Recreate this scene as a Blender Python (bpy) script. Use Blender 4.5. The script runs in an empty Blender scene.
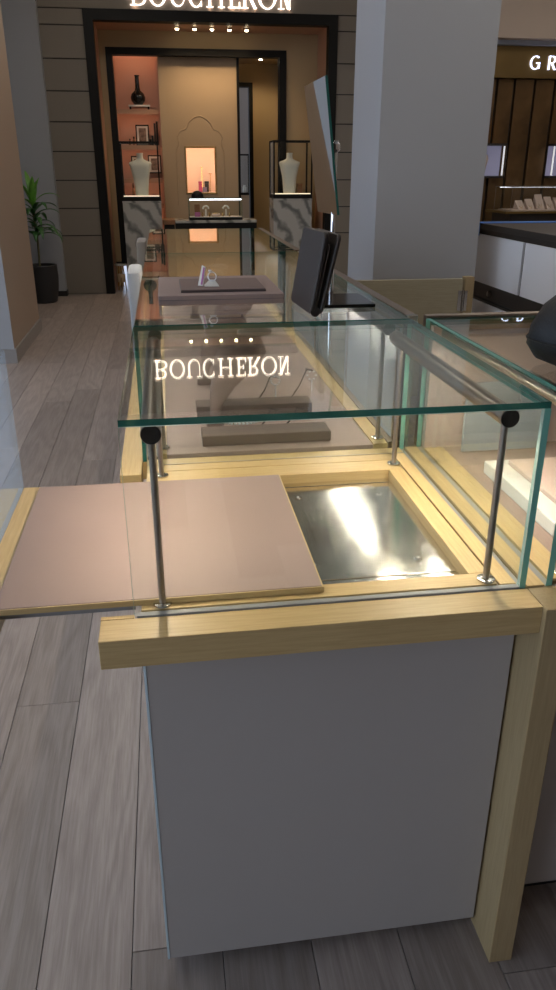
import bpy, bmesh, math, random
from mathutils import Vector, Matrix
random.seed(7)
PI = math.pi
scene = bpy.context.scene

# ------------------------------------------------------------------ camera
F_PX, YAW, PITCH = 755.3, math.radians(8.21), math.radians(23.28)
cam_d = bpy.data.cameras.new('camera')
cam = bpy.data.objects.new('camera', cam_d)
scene.collection.objects.link(cam)
cam.location = (0, 0, 1.40)
cam.rotation_euler = (PI/2 - PITCH, 0, -YAW)
cam_d.sensor_fit = 'VERTICAL'
cam_d.sensor_height = 24.0
cam_d.lens = F_PX / 990 * 24.0
cam_d.clip_start = 0.02
cam_d.clip_end = 200
scene.camera = cam

# ------------------------------------------------------------------ world / exposure
world = bpy.data.worlds.new('world'); scene.world = world
world.use_nodes = True
bg = world.node_tree.nodes['Background']
bg.inputs[0].default_value = (0.66, 0.78, 1.0, 1)
bg.inputs[1].default_value = 2.3
scene.view_settings.view_transform = 'Standard'
scene.view_settings.look = 'None'
scene.view_settings.exposure = 0.25
scene.view_settings.gamma = 1.0
scene.view_settings.use_curve_mapping = False
scene.cycles.max_bounces = 10
scene.cycles.transparent_max_bounces = 48
scene.cycles.sample_clamp_indirect = 4.0
scene.cycles.caustics_reflective = True

# ------------------------------------------------------------------ materials
MATS = {}
def nt(name):
    m = bpy.data.materials.new(name); m.use_nodes = True
    MATS[name] = m
    n = m.node_tree
    return m, n, n.nodes['Principled BSDF'], n.nodes['Material Output']

def simple(name, col, rough=0.5, metal=0.0, bump=0.0, bscale=200, var=0.0, vscale=6, spec=0.5, sheen=0.0):
    m, n, b, o = nt(name)
    b.inputs['Base Color'].default_value = (*col, 1)
    b.inputs['Roughness'].default_value = rough
    b.inputs['Metallic'].default_value = metal
    b.inputs['Specular IOR Level'].default_value = spec
    if sheen: b.inputs['Sheen Weight'].default_value = sheen
    tc = n.nodes.new('ShaderNodeTexCoord')
    if var:
        t = n.nodes.new('ShaderNodeTexNoise'); t.inputs['Scale'].default_value = vscale; t.inputs['Detail'].default_value = 5
        r = n.nodes.new('ShaderNodeValToRGB')
        r.color_ramp.elements[0].position = 0.3; r.color_ramp.elements[1].position = 0.7
        r.color_ramp.elements[0].color = (*[c*(1-var) for c in col], 1)
        r.color_ramp.elements[1].color = (*[min(1, c*(1+var)) for c in col], 1)
        n.links.new(tc.outputs['Object'], t.inputs['Vector']); n.links.new(t.outputs['Fac'], r.inputs[0])
        n.links.new(r.outputs[0], b.inputs['Base Color'])
    if bump:
        t = n.nodes.new('ShaderNodeTexNoise'); t.inputs['Scale'].default_value = bscale; t.inputs['Detail'].default_value = 3
        bp = n.nodes.new('ShaderNodeBump'); bp.inputs['Strength'].default_value = bump; bp.inputs['Distance'].default_value = 0.002
        n.links.new(tc.outputs['Object'], t.inputs['Vector']); n.links.new(t.outputs['Fac'], bp.inputs['Height'])
        n.links.new(bp.outputs[0], b.inputs['Normal'])
    return m

def emit(name, col, s):
    m, n, b, o = nt(name)
    b.inputs['Base Color'].default_value = (*col, 1)
    b.inputs['Emission Color'].default_value = (*col, 1)
    b.inputs['Emission Strength'].default_value = s
    return m

def wood(name, axis, c0, c1, rough=0.42, rnd=False, gscale=60, cath=False):
    """straight-grained wood; axis = grain direction 0/1/2"""
    m, n, b, o = nt(name)
    L = n.links.new
    tc = n.nodes.new('ShaderNodeTexCoord'); mp = n.nodes.new('ShaderNodeMapping')
    sc = [1.0, 1.0, 1.0]; sc[axis] = 0.045
    mp.inputs['Scale'].default_value = sc
    src = tc.outputs['Object']
    if rnd:
        oi = n.nodes.new('ShaderNodeObjectInfo')
        ad = n.nodes.new('ShaderNodeVectorMath'); ad.operation = 'ADD'
        cm = n.nodes.new('ShaderNodeVectorMath'); cm.operation = 'SCALE'; cm.inputs['Scale'].default_value = 37.0
        L(oi.outputs['Random'], cm.inputs[0]); L(src, ad.inputs[0]); L(cm.outputs[0], ad.inputs[1])
        src = ad.outputs[0]
    L(src, mp.inputs['Vector'])
    t = n.nodes.new('ShaderNodeTexNoise'); t.inputs['Scale'].default_value = gscale*4; t.inputs['Detail'].default_value = 6
    t.inputs['Roughness'].default_value = 0.65
    L(mp.outputs[0], t.inputs['Vector'])
    fac = t.outputs['Fac']
    if cath:
        mp2 = n.nodes.new('ShaderNodeMapping'); s2 = [9.0, 9.0, 9.0]; s2[axis] = 1.1
        mp2.inputs['Scale'].default_value = s2
        L(src, mp2.inputs['Vector'])
        n2 = n.nodes.new('ShaderNodeTexNoise'); n2.inputs['Scale'].default_value = 1.0; n2.inputs['Detail'].default_value = 1.5
        L(mp2.outputs[0], n2.inputs['Vector'])
        mu = n.nodes.new('ShaderNodeMath'); mu.operation = 'MULTIPLY'; mu.inputs[1].default_value = 16.0
        fr = n.nodes.new('ShaderNodeMath'); fr.operation = 'PINGPONG'; fr.inputs[1].default_value = 1.0
        L(n2.outputs['Fac'], mu.inputs[0]); L(mu.outputs[0], fr.inputs[0])
        mx = n.nodes.new('ShaderNodeMath'); mx.operation = 'MULTIPLY_ADD'; mx.inputs[1].default_value = 0.24
        sb = n.nodes.new('ShaderNodeMath'); sb.operation = 'SUBTRACT'; sb.inputs[1].default_value = 0.12
        L(fr.outputs[0], mx.inputs[0]); L(fac, sb.inputs[0]); L(sb.outputs[0], mx.inputs[2])
        fac = mx.outputs[0]
    r = n.nodes.new('ShaderNodeValToRGB')
    r.color_ramp.elements[0].position = 0.33; r.color_ramp.elements[1].position = 0.68
    r.color_ramp.elements[0].color = (*c0, 1); r.color_ramp.elements[1].color = (*c1, 1)
    L(fac, r.inputs[0])
    out = r.outputs[0]
    if rnd:
        hs = n.nodes.new('ShaderNodeHueSaturation')
        mr = n.nodes.new('ShaderNodeMapRange'); mr.inputs['To Min'].default_value = 0.78; mr.inputs['To Max'].default_value = 1.2
        L(oi.outputs['Random'], mr.inputs['Value']); L(mr.outputs[0], hs.inputs['Value']); L(out, hs.inputs['Color'])
        out = hs.outputs[0]
    L(out, b.inputs['Base Color'])
    b.inputs['Roughness'].default_value = rough
    bp = n.nodes.new('ShaderNodeBump'); bp.inputs['Strength'].default_value = 0.12; bp.inputs['Distance'].default_value = 0.001
    L(fac, bp.inputs['Height']); L(bp.outputs[0], b.inputs['Normal'])
    return m

def glass(name, tint, refl=1.0, rough=0.0):
    """clear sheet: straight-through transmission plus Fresnel (Schlick) reflection"""
    m, n, b, o = nt(name)
    n.nodes.remove(b); L = n.links.new
    tr = n.nodes.new('ShaderNodeBsdfTransparent'); tr.inputs[0].default_value = (*tint, 1)
    gl = n.nodes.new('ShaderNodeBsdfGlossy'); gl.inputs['Roughness'].default_value = rough
    gl.inputs['Color'].default_value = (0.95, 1, 0.98, 1)
    ge = n.nodes.new('ShaderNodeNewGeometry')
    dt = n.nodes.new('ShaderNodeVectorMath'); dt.operation = 'DOT_PRODUCT'
    L(ge.outputs['Normal'], dt.inputs[0]); L(ge.outputs['Incoming'], dt.inputs[1])
    ab = n.nodes.new('ShaderNodeMath'); ab.operation = 'ABSOLUTE'; L(dt.outputs['Value'], ab.inputs[0])
    om = n.nodes.new('ShaderNodeMath'); om.operation = 'SUBTRACT'; om.inputs[0].default_value = 1.0; L(ab.outputs[0], om.inputs[1])
    pw = n.nodes.new('ShaderNodeMath'); pw.operation = 'POWER'; pw.inputs[1].default_value = 5.0; L(om.outputs[0], pw.inputs[0])
    ma = n.nodes.new('ShaderNodeMath'); ma.operation = 'MULTIPLY_ADD'; ma.inputs[1].default_value = 0.96*refl; ma.inputs[2].default_value = 0.04*refl
    L(pw.outputs[0], ma.inputs[0])
    mx = n.nodes.new('ShaderNodeMixShader'); L(ma.outputs[0], mx.inputs[0]); L(tr.outputs[0], mx.inputs[1]); L(gl.outputs[0], mx.inputs[2])
    L(mx.outputs[0], o.inputs['Surface'])
    return m

wood('wood_x', 0, (0.50, 0.34, 0.15), (0.60, 0.435, 0.205))
wood('wood_y', 1, (0.50, 0.34, 0.15), (0.60, 0.435, 0.205))
wood('wood_z_shaded', 2, (0.36, 0.26, 0.13), (0.43, 0.32, 0.17))  # darker copy of the wood: shade on the counter leg put into colour
wood('wood_olive', 0, (0.37, 0.32, 0.21), (0.44, 0.385, 0.26))
wood('plank', 1, (0.27, 0.222, 0.196), (0.375, 0.316, 0.284), rough=0.36, rnd=True, gscale=40, cath=True)
simple('subfloor', (0.05, 0.045, 0.04), 0.9)
glass('glass', (0.972, 0.99, 0.982))
glass('glass_far', (0.97, 0.985, 0.98), 0.6)
m, n, b, o = nt('glass_sheen')  # milky blue-grey mixed in for daylight sheen on the drawer pane
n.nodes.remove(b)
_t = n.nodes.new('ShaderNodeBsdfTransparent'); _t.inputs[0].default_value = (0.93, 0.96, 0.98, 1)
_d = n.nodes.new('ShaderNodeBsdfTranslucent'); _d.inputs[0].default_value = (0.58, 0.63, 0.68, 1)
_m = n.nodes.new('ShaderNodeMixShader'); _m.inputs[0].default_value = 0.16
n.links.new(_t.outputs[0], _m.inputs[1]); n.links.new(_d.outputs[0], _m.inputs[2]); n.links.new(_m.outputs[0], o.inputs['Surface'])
glass('glass_vertical', (0.975, 0.99, 0.984), 0.7)
m, n, b, o = nt('glass_edge')
b.inputs['Base Color'].default_value = (0.03, 0.16, 0.125, 1); b.inputs['Roughness'].default_value = 0.12
b.inputs['Transmission Weight'].default_value = 0.25
simple('glass_edge_pale', (0.36, 0.52, 0.46), 0.2)
simple('glass_edge_lit', (0.20, 0.50, 0.41), 0.2)  # LED glow piped through the glass edge, put into its colour
simple('leather', (0.30, 0.212, 0.19), 0.62, bump=0.25, bscale=700, var=0.06, vscale=3)
simple('leather_edge', (0.10, 0.075, 0.07), 0.5)
simple('leather_dark', (0.032, 0.024, 0.021), 0.42, spec=0.3, bump=0.3, bscale=500)
simple('leather_black', (0.008, 0.008, 0.009), 0.5, spec=0.25, bump=0.4, bscale=160)
simple('suede_brown', (0.20, 0.135, 0.115), 0.8, bump=0.2, bscale=500)
simple('suede_block', (0.12, 0.08, 0.068), 0.75, bump=0.2, bscale=500)
m, n, b, o = nt('steel_brushed')
b.inputs['Metallic'].default_value = 1.0; b.inputs['Base Color'].default_value = (0.74, 0.72, 0.68, 1)
b.inputs['Roughness'].default_value = 0.17
tc = n.nodes.new('ShaderNodeTexCoord'); mp = n.nodes.new('ShaderNodeMapping'); mp.inputs['Scale'].default_value = (420, 2, 2)
t = n.nodes.new('ShaderNodeTexNoise'); t.inputs['Scale'].default_value = 1; t.inputs['Detail'].default_value = 3
bp = n.nodes.new('ShaderNodeBump'); bp.inputs['Strength'].default_value = 0.05; bp.inputs['Distance'].default_value = 0.0004
n.links.new(tc.outputs['Object'], mp.inputs[0]); n.links.new(mp.outputs[0], t.inputs['Vector'])
n.links.new(t.outputs['Fac'], bp.inputs['Height']); n.links.new(bp.outputs[0], b.inputs['Normal'])
simple('steel', (0.60, 0.57, 0.53), 0.24, 1.0)
simple('steel_satin', (0.42, 0.37, 0.33), 0.33, 1.0)
simple('chrome', (0.85, 0.85, 0.86), 0.06, 1.0)
simple('bronze', (0.30, 0.24, 0.19), 0.38, 0.9)
simple('bronze_dark', (0.055, 0.045, 0.038), 0.45, 0.4)
simple('cap_dark', (0.05, 0.042, 0.038), 0.4, 0.5)
simple('panel_grey', (0.43, 0.395, 0.368), 0.42, var=0.02, vscale=2)
simple('panel_white', (0.93, 0.92, 0.94), 0.4)
simple('door_grey', (0.42, 0.45, 0.47), 0.22)
simple('trim_pale', (0.62, 0.75, 0.80), 0.25)
simple('plinth_black', (0.012, 0.012, 0.012), 0.6)
simple('slot_grey', (0.30, 0.30, 0.30), 0.5)
simple('paint_white', (0.35, 0.36, 0.385), 0.6, bump=0.05, bscale=90)
simple('paint_grey', (0.40, 0.39, 0.385), 0.55, bump=0.05, bscale=90)
simple('paint_tan', (0.38, 0.29, 0.22), 0.6, bump=0.05, bscale=90)
simple('paint_beige', (0.53, 0.42, 0.33), 0.6, bump=0.05, bscale=90)
simple('skirting', (0.28, 0.26, 0.25), 0.35)
simple('wall_taupe', (0.215, 0.185, 0.15), 0.55)
simple('frame_black', (0.008, 0.0075, 0.007), 0.5, spec=0.2)
simple('gold_wall', (0.47, 0.34, 0.18), 0.5)
simple('cream_wall', (0.43, 0.31, 0.195), 0.6)
simple('copper_wall', (0.50, 0.28, 0.18), 0.45)
simple('niche_paint', (0.80, 0.62, 0.50), 0.7)
simple('peach', (0.62, 0.36, 0.26), 0.6)
simple('corridor_grey', (0.33, 0.29, 0.26), 0.6)
simple('ceiling_paint', (0.55, 0.52, 0.49), 0.8)
simple('plaster', (0.72, 0.70, 0.62), 0.6)
simple('black_gloss', (0.01, 0.01, 0.01), 0.12)
simple('paper', (0.78, 0.74, 0.66), 0.7)
simple('photo_print', (0.22, 0.15, 0.11), 0.4, var=0.7, vscale=22)
simple('walnut', (0.26, 0.12, 0.05), 0.4, var=0.2, vscale=12)
simple('pot_black', (0.018, 0.018, 0.02), 0.5)
simple('soil', (0.03, 0.02, 0.015), 0.9)
simple('leaf', (0.035, 0.13, 0.03), 0.38, var=0.3, vscale=9)
simple('leaf_young', (0.12, 0.34, 0.04), 0.38, var=0.2, vscale=9)
simple('stem', (0.14, 0.13, 0.06), 0.7)
simple('fabric_grey', (0.27, 0.28, 0.30), 0.85, bump=0.3, bscale=600, sheen=0.3)
simple('fabric_beige', (0.22, 0.185, 0.145), 0.85, bump=0.3, bscale=600, sheen=0.3)
simple('gold', (0.80, 0.55, 0.22), 0.2, 1.0)
simple('diamond', (0.95, 0.96, 0.98), 0.15, 0.25)
simple('pink_stone', (0.65, 0.12, 0.25), 0.15)
simple('purple_card', (0.42, 0.12, 0.30), 0.5)
simple('tape_blue', (0.04, 0.19, 0.62), 0.5)
simple('mirror_glass', (0.86, 0.88, 0.87), 0.015, 1.0)
simple('pad_skin', (0.62, 0.47, 0.40), 0.75)
simple('pad_white', (0.72, 0.68, 0.64), 0.7)
simple('display_blue', (0.25, 0.23, 0.36), 0.6)
emit('sign_light', (1.0, 0.86, 0.76), 2.1)
emit('sign_cool', (0.70, 0.76, 1.0), 1.8)
emit('led_warm', (1.0, 0.87, 0.66), 215.0)
emit('led_soft', (1.0, 0.86, 0.72), 140.0)
emit('led_niche', (1.0, 0.76, 0.56), 9.0)
emit('led_shelf', (1.0, 0.64, 0.42), 9.0)
emit('led_cool', (0.92, 0.94, 1.0), 2.2)
emit('led_dim', (0.95, 0.92, 0.95), 0.55)
emit('led_vitrine', (1.0, 0.80, 0.55), 1.3)
emit('spot_lens', (1.0, 0.80, 0.50), 14.0)
emit('down_lens', (1.0, 0.78, 0.5), 26.0)
emit('fill_panel_light', (1.0, 0.92, 0.82), 6.5)
emit('screen_lit', (0.26, 0.245, 0.36), 0.35)
emit('lamp_amber', (1.0, 0.55, 0.12), 2.5)
# marble
m, n, b, o = nt('marble')
tc = n.nodes.new('ShaderNodeTexCoord')
w = n.nodes.new('ShaderNodeTexWave'); w.wave_type = 'BANDS'; w.bands_direction = 'X'
w.inputs['Scale'].default_value = 1.5; w.inputs['Distortion'].default_value = 10; w.inputs['Detail'].default_value = 7; w.inputs['Detail Scale'].default_value = 1.6
r = n.nodes.new('ShaderNodeValToRGB')
e = r.color_ramp.elements
e[0].position = 0.0; e[0].color = (0.17, 0.175, 0.165, 1); e[1].position = 0.55; e[1].color = (0.47, 0.455, 0.42, 1)
mpx = n.nodes.new('ShaderNodeMapping'); mpx.inputs['Rotation'].default_value = (0.2, 0.4, 0.3)
n.links.new(tc.outputs['Object'], mpx.inputs[0]); n.links.new(mpx.outputs[0], w.inputs['Vector']); n.links.new(w.outputs['Fac'], r.inputs[0])
n.links.new(r.outputs[0], b.inputs['Base Color']); b.inputs['Roughness'].default_value = 0.25

# ------------------------------------------------------------------ mesh helpers
W = {}          # world origin of every object
def O3(): return Vector((0, 0, 0))

def thing(name, loc, label, cat, group=None, kind=None):
    o = bpy.data.objects.new(name, None); scene.collection.objects.link(o)
    o.empty_display_size = 0.05
    o.location = loc; W[o] = Vector(loc)
    settag(o, label, cat, group, kind)
    return o

def settag(o, label=None, cat=None, group=None, kind=None):
    if label: o['label'] = label
    if cat: o['category'] = cat
    if group: o['group'] = group
    if kind: o['kind'] = kind
    return o

def obj(name, bm, mat, parent=None, smooth=False, bevel=0.0, segs=2):
    """world-space bmesh -> one mesh object whose origin is its base centre"""
    bmesh.ops.recalc_face_normals(bm, faces=bm.faces[:])
    lo = Vector([min(v.co[i] for v in bm.verts) for i in range(3)])
    hi = Vector([max(v.co[i] for v in bm.verts) for i in range(3)])
    org = Vector(((lo.x+hi.x)/2, (lo.y+hi.y)/2, lo.z))
    bmesh.ops.translate(bm, verts=bm.verts[:], vec=-org)
    me = bpy.data.meshes.new(name); bm.to_mesh(me); bm.free()
    for mm in (mat if isinstance(mat, (list, tuple)) else [mat]): me.materials.append(MATS[mm])
    if smooth:
        for p in me.polygons: p.use_smooth = True
        if smooth != 'all':
            me.set_sharp_from_angle(angle=math.radians(38))
    o = bpy.data.objects.new(name, me); scene.collection.objects.link(o)
    W[o] = org
    if parent is not None:
        o.parent = parent; o.location = org - W[parent]
    else:
        o.location = org
    if bevel:
        md = o.modifiers.new('bevel', 'BEVEL'); md.width = bevel; md.segments = segs; md.limit_method = 'ANGLE'
    return o

def box(bm, x0, x1, y0, y1, z0, z1, mat=0):
    vs = [bm.verts.new(c) for c in ((x0,y0,z0),(x1,y0,z0),(x1,y1,z0),(x0,y1,z0),(x0,y0,z1),(x1,y0,z1),(x1,y1,z1),(x0,y1,z1))]
    fs = []
    for f in ((0,3,2,1),(4,5,6,7),(0,1,5,4),(1,2,6,5),(2,3,7,6),(3,0,4,7)):
        fc = bm.faces.new([vs[i] for i in f]); fc.material_index = mat; fs.append(fc)
    return vs

def B(*a):
    bm = bmesh.new(); box(bm, *a); return bm
def BB(boxes):
    bm = bmesh.new()
    for a in boxes: box(bm, *a)
    return bm

def frame_of(d):
    d = d.normalized(); u = Vector((0,0,1)) if abs(d.z) < 0.9 else Vector((1,0,0))
    a = d.cross(u).normalized(); return a, d.cross(a).normalized()

def tube(bm, pts, r, seg=12, caps=True, mat=0):
    """swept circle along a polyline; r may be a list"""
    pts = [Vector(p) for p in pts]; rs = r if isinstance(r, (list, tuple)) else [r]*len(pts)
    rings = []
    a0 = None
    for i, p in enumerate(pts):
        d = (pts[min(i+1, len(pts)-1)] - pts[max(i-1, 0)])
        a, c = frame_of(d)
        if a0 is not None and a.dot(a0) < 0: a, c = -a, -c
        a0 = a
        rings.append([bm.verts.new(p + a*math.cos(2*PI*k/seg)*rs[i] + c*math.sin(2*PI*k/seg)*rs[i]) for k in range(seg)])
    for A, Bq in zip(rings, rings[1:]):
        for k in range(seg):
            f = bm.faces.new((A[k], A[(k+1)%seg], Bq[(k+1)%seg], Bq[k])); f.material_index = mat
    if caps:
        f = bm.faces.new(rings[0]); f.material_index = mat
        f = bm.faces.new(rings[-1]); f.material_index = mat
    return bm
def T(pts, r, seg=12): return tube(bmesh.new(), pts, r, seg)

def loft(bm, rings, seg=20, cap=True):
    """rings: (cx, cy, cz, rx, ry[, power]) horizontal super-ellipses"""
    R = []
    for q in rings:
        cx, cy, cz, rx, ry = q[:5]; p = q[5] if len(q) > 5 else 2.0
        ring = []
        for k in range(seg):
            t = 2*PI*k/seg; c, s = math.cos(t), math.sin(t)
            ring.append(bm.verts.new((cx + rx*math.copysign(abs(c)**(2/p), c), cy + ry*math.copysign(abs(s)**(2/p), s), cz)))
        R.append(ring)
    for A, Bq in zip(R, R[1:]):
        for k in range(seg): bm.faces.new((A[k], A[(k+1)%seg], Bq[(k+1)%seg], Bq[k]))
    if cap: bm.faces.new(R[0]); bm.faces.new(R[-1])
    return bm
def LOFT(rings, seg=20): return loft(bmesh.new(), rings, seg)
def lathe(cx, cy, prof, seg=24): return LOFT([(cx, cy, z, r, r) for r, z in prof], seg)

def xform(bm, M):
    bmesh.ops.transform(bm, matrix=M, verts=bm.verts[:]); return bm

def sheet(name, parent, x0, x1, y0, y1, z0, z1, gmat='glass', emat='glass_edge', label=None):
    """glass sheet: two large faces clear, narrow faces green"""
    bm = bmesh.new(); box(bm, x0, x1, y0, y1, z0, z1)
    d = (x1-x0, y1-y0, z1-z0); ax = d.index(min(d))
    bm.normal_update()
    for f in bm.faces: f.material_index = 0 if abs(f.normal[ax]) > 0.5 else (2 if f.normal.z < -0.5 else 1)
    o = obj(name, bm, [gmat, emat, 'slot_grey'], parent)
    if label: o['label'] = label
    return o

def copy_tree(o, parent=None, delta=None):
    c = o.copy(); scene.collection.objects.link(c); c.parent = parent
    if delta is not None: c.location = o.location + Vector(delta)
    W[c] = W[o] + Vector(delta or (0,0,0))
    for ch in [x for x in W if x.parent == o]: copy_tree(ch, c)
    return c

def S(name, bm, mat, label=None, **k):
    o = obj(name, bm, mat, **k); o['kind'] = 'structure'
    if label: o['label'] = label
    return o

# ================================================================== SETTING
ZC = 3.75
floor = S('floor', B(-6, 8, -4, 13.5, -0.10, -0.012), 'subfloor', 'grey oak plank floor')
# planks: one shared mesh, one object each
pm = bmesh.new(); PW, PL = 0.1745, 2.0
box(pm, 0.0008, PW-0.0008, 0.0008, PL-0.0008, -0.011, 0.0)
bmesh.ops.bevel(pm, geom=[e for e in pm.edges if all(v.co.z > -0.001 for v in e.verts)], offset=0.0008, segments=1, affect='EDGES')
pme = bpy.data.meshes.new('plank'); pm.to_mesh(pme); pm.free(); pme.materials.append(MATS['plank'])
joints = {0: 1.03, -2: 1.82, -4: 4.97, 4: 0.886, 1: 0.10, -1: 0.35, -3: 1.25, 2: 1.5}
for k in range(-13, 21):
    y0 = joints.get(k, random.uniform(0, PL)) % PL - PL
    ny = 8 if -9 <= k <= 6 else 7
    for j in range(ny):
        if len(floor.children) >= 280: break
        p = bpy.data.objects.new('plank', pme); scene.collection.objects.link(p)
        p.parent = floor
        p.location = Vector((-0.138 + k*PW, y0 + j*PL, 0)) - W[floor]
S('ceiling', B(-6, 8, -4, 13.5, ZC, ZC+0.1), 'ceiling_paint')

YS = 9.75      # plane of the shop front
wb = S('wall_back', BB([(-2.6, -0.728, YS+0.02, YS+0.25, 0, ZC), (2.089, 3.7, YS+0.02, YS+0.25, 0, ZC), (-0.728, 2.089, YS+0.02, YS+0.25, 3.0, ZC)]), 'plinth_black', 'taupe panelled shop front wall')
gz = [0.0, 0.68, 0.985, 1.29, 1.595, 1.9, 2.21, 2.525, 2.845]
for i, z in enumerate(gz):
    z1 = gz[i+1] if i+1 < len(gz) else 3.0
    for x0, x1 in ((-2.6, -0.728), (2.089, 3.7)):
        obj('wall_panel', B(x0, x1, YS, YS+0.03, z+0.006, z1-0.006), 'wall_taupe', wb)
obj('wall_panel', B(-2.6, 3.7, YS, YS+0.03, 3.006, ZC), 'wall_taupe', wb)
# portal
S('trim_1', BB([(-0.728, -0.625, YS-0.03, YS+0.12, 0, 3.0), (1.988, 2.089, YS-0.03, YS+0.12, 0, 3.0), (-0.625, 1.988, YS-0.03, YS+0.12, 2.895, 3.0)]), 'frame_black', 'black portal frame around the shop entrance')
S('wall_portal_left', B(-0.75, -0.625, YS+0.12, 10.4, 0, 2.93), 'copper_wall')
S('wall_portal_right', B(1.988, 2.12, YS+0.12, 10.4, 0, 2.93), 'copper_wall')
S('ceiling_portal', B(-0.625, 1.988, YS+0.12, 10.4, 2.90, 2.98), 'copper_wall')
YI = 10.4
S('wall_portal_inner', BB([(-0.75, -0.55, YI, YI+0.12, 0, 2.98), (1.60, 2.12, YI, YI+0.12, 0, 2.98), (-0.55, 1.60, YI, YI+0.12, 2.725, 2.98)]), 'gold_wall')
S('trim_2', BB([(-0.55, -0.475, YI-0.03, YI+0.12, 0.30, 2.725), (1.515, 1.60, YI-0.03, YI+0.12, 0, 2.725), (-0.475, 1.515, YI-0.03, YI+0.12, 2.65, 2.725), (-0.62, -0.475, YI-0.03, YI+0.02, 0.28, 0.305)]), 'frame_black', 'black inner frame inside the shop entrance')
# centre panel with lit niche opening (x .345-.71, z 1.14-1.66)
NX0, NX1, NZ0, NZ1 = 0.345, 0.705, 1.135, 1.655
YP = 10.5
cp = S('wall_niche_panel', BB([(0.05, NX0, YP, YP+0.06, 0, 2.72), (NX1, 1.0, YP, YP+0.06, 0, 2.72), (NX0, NX1, YP, YP+0.06, 0, NZ0), (NX0, NX1, YP, YP+0.06, NZ1, 2.72)]), 'cream_wall')
M_ = 0.045
obj('niche_box', BB([(NX0-M_, NX1+M_, YP+0.28, YP+0.30, NZ0, NZ1+M_), (NX0-M_-0.02, NX0-M_, YP+0.06, YP+0.3, NZ0, NZ1+M_), (NX1+M_, NX1+M_+0.02, YP+0.06, YP+0.3, NZ0, NZ1+M_), (NX0-M_, NX1+M_, YP+0.06, YP+0.3, NZ0-0.02, NZ0), (NX0-M_, NX1+M_, YP+0.06, YP+0.3, NZ1+M_, NZ1+M_+0.02)]), 'niche_paint', cp)
obj('niche_led', BB([(NX0, NX1, YP+0.064, YP+0.08, NZ1+0.022, NZ1+0.034), (NX0-0.034, NX0-0.022, YP+0.064, YP+0.08, NZ0+0.02, NZ1), (NX1+0.022, NX1+0.034, YP+0.064, YP+0.08, NZ0+0.02, NZ1)]), 'led_niche', cp)
obj('niche_frame', BB([(NX0-0.018, NX0, YP-0.012, YP, NZ0-0.018, NZ1+0.018), (NX1, NX1+0.018, YP-0.012, YP, NZ0-0.018, NZ1+0.018), (NX0, NX1, YP-0.012, YP, NZ1, NZ1+0.018), (NX0, NX1, YP-0.012, YP, NZ0-0.018, NZ0)]), 'gold', cp)
# ornamental moulding round the niche
mp = []
half = [(0.30, 0.98), (0.30, 1.62), (0.26, 1.70), (0.28, 1.78), (0.24, 1.85), (0.17, 1.87), (0.13, 1.95), (0.06, 2.0), (0.0, 2.02)]
cxn = (NX0+NX1)/2
full = [(-x, z) for x, z in half] + [(x, z) for x, z in reversed(half[:-1])]
obj('moulding', T([(cxn+x, YP-0.001, z) for x, z in full], 0.006, 8), 'cream_wall', cp, smooth=True)
# passage to the right of the centre panel
S('wall_passage_left', B(1.0, 1.03, YP-0.02, 11.9, 0, 2.72), 'frame_black')
S('wall_passage_right', B(1.72, 1.78, YI+0.12, 11.9, 0, 2.9), 'gold_wall')
S('ceiling_passage', B(1.0, 1.78, YI+0.12, 11.9, 2.75, 2.85), 'gold_wall')
YD = 11.9
S('wall_passage_back', BB([(1.355, 1.78, YD, YD+0.1, 0, 2.75), (0.9, 1.355, YD, YD+0.1, 2.52, 2.75)]), 'gold_wall')
S('trim_3', BB([(1.30, 1.355, YD-0.03, YD+0.1, 0, 2.52), (0.95, 1.30, YD-0.03, YD+0.1, 2.465, 2.52)]), 'frame_black', 'black frame of the passage doorway')
S('wall_far_room', BB([(0.6, 2.6, 12.9, 13.0, 0, 2.9)]), 'corridor_grey')
# niche shelves on the left
sh = S('wall_shelf_niche', BB([(-0.50, 0.05, 10.78, 10.82, 0, 2.72), (-0.50, -0.475, YI+0.12, 10.78, 0, 2.72), (0.03, 0.05, YP+0.06, 10.78, 0, 2.72), (-0.50, 0.05, YI+0.12, 10.78, 2.72, 2.74)]), 'peach', 'peach backed display niche with shelves')
SHZ = [2.085, 1.685, 1.30, 1.0]
for z in SHZ:
    q = obj('shelf', BB([(-0.475, 0.03, YI+0.14, 10.78, z-0.03, z), (-0.475, 0.03, YI+0.14, YI+0.152, z-0.052, z-0.0301)]), 'copper_wall', sh)
    obj('shelf_led', B(-0.46, 0.02, YI+0.156, YI+0.170, z-0.036, z-0.031), 'led_shelf', q)
obj('niche_top_led', B(-0.46, 0.02, YI+0.124, YI+0.138, 2.695, 2.715), 'led_shelf', sh)

# pillars and side walls
c = S('wall_pillar_left', B(-2.2, -1.205, 6.13, 7.48, 0, ZC), ['paint_white', 'paint_tan'], 'beige and white square pillar on the left')
for p in c.data.polygons:
    if p.normal.x > 0.5: p.material_index = 1
S('baseboard_pillar_left', BB([(-2.22, -1.19, 6.115, 7.495, 0, 0.11)]), 'skirting')
S('wall_column_back', B(-2.9, -1.195, 9.62, YS, 0, ZC), 'paint_white', 'pale bluish wall column behind the plant')
S('baseboard_column_back', B(-2.9, -1.185, 9.605, YS, 0, 0.06), 'plinth_black')
c = S('wall_pillar_right', B(1.298, 1.972, 4.80, 5.49, 0, ZC), ['paint_grey', 'paint_white'], 'large square grey white pillar behind the counters')
for p in c.data.polygons:
    if p.normal.x < -0.5: p.material_index = 1  # daylight blue on the left face put into its paint
S('wall_left', B(-3.2, -3.05, 5.6, 10.0, 0, ZC), 'paint_white')
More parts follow.
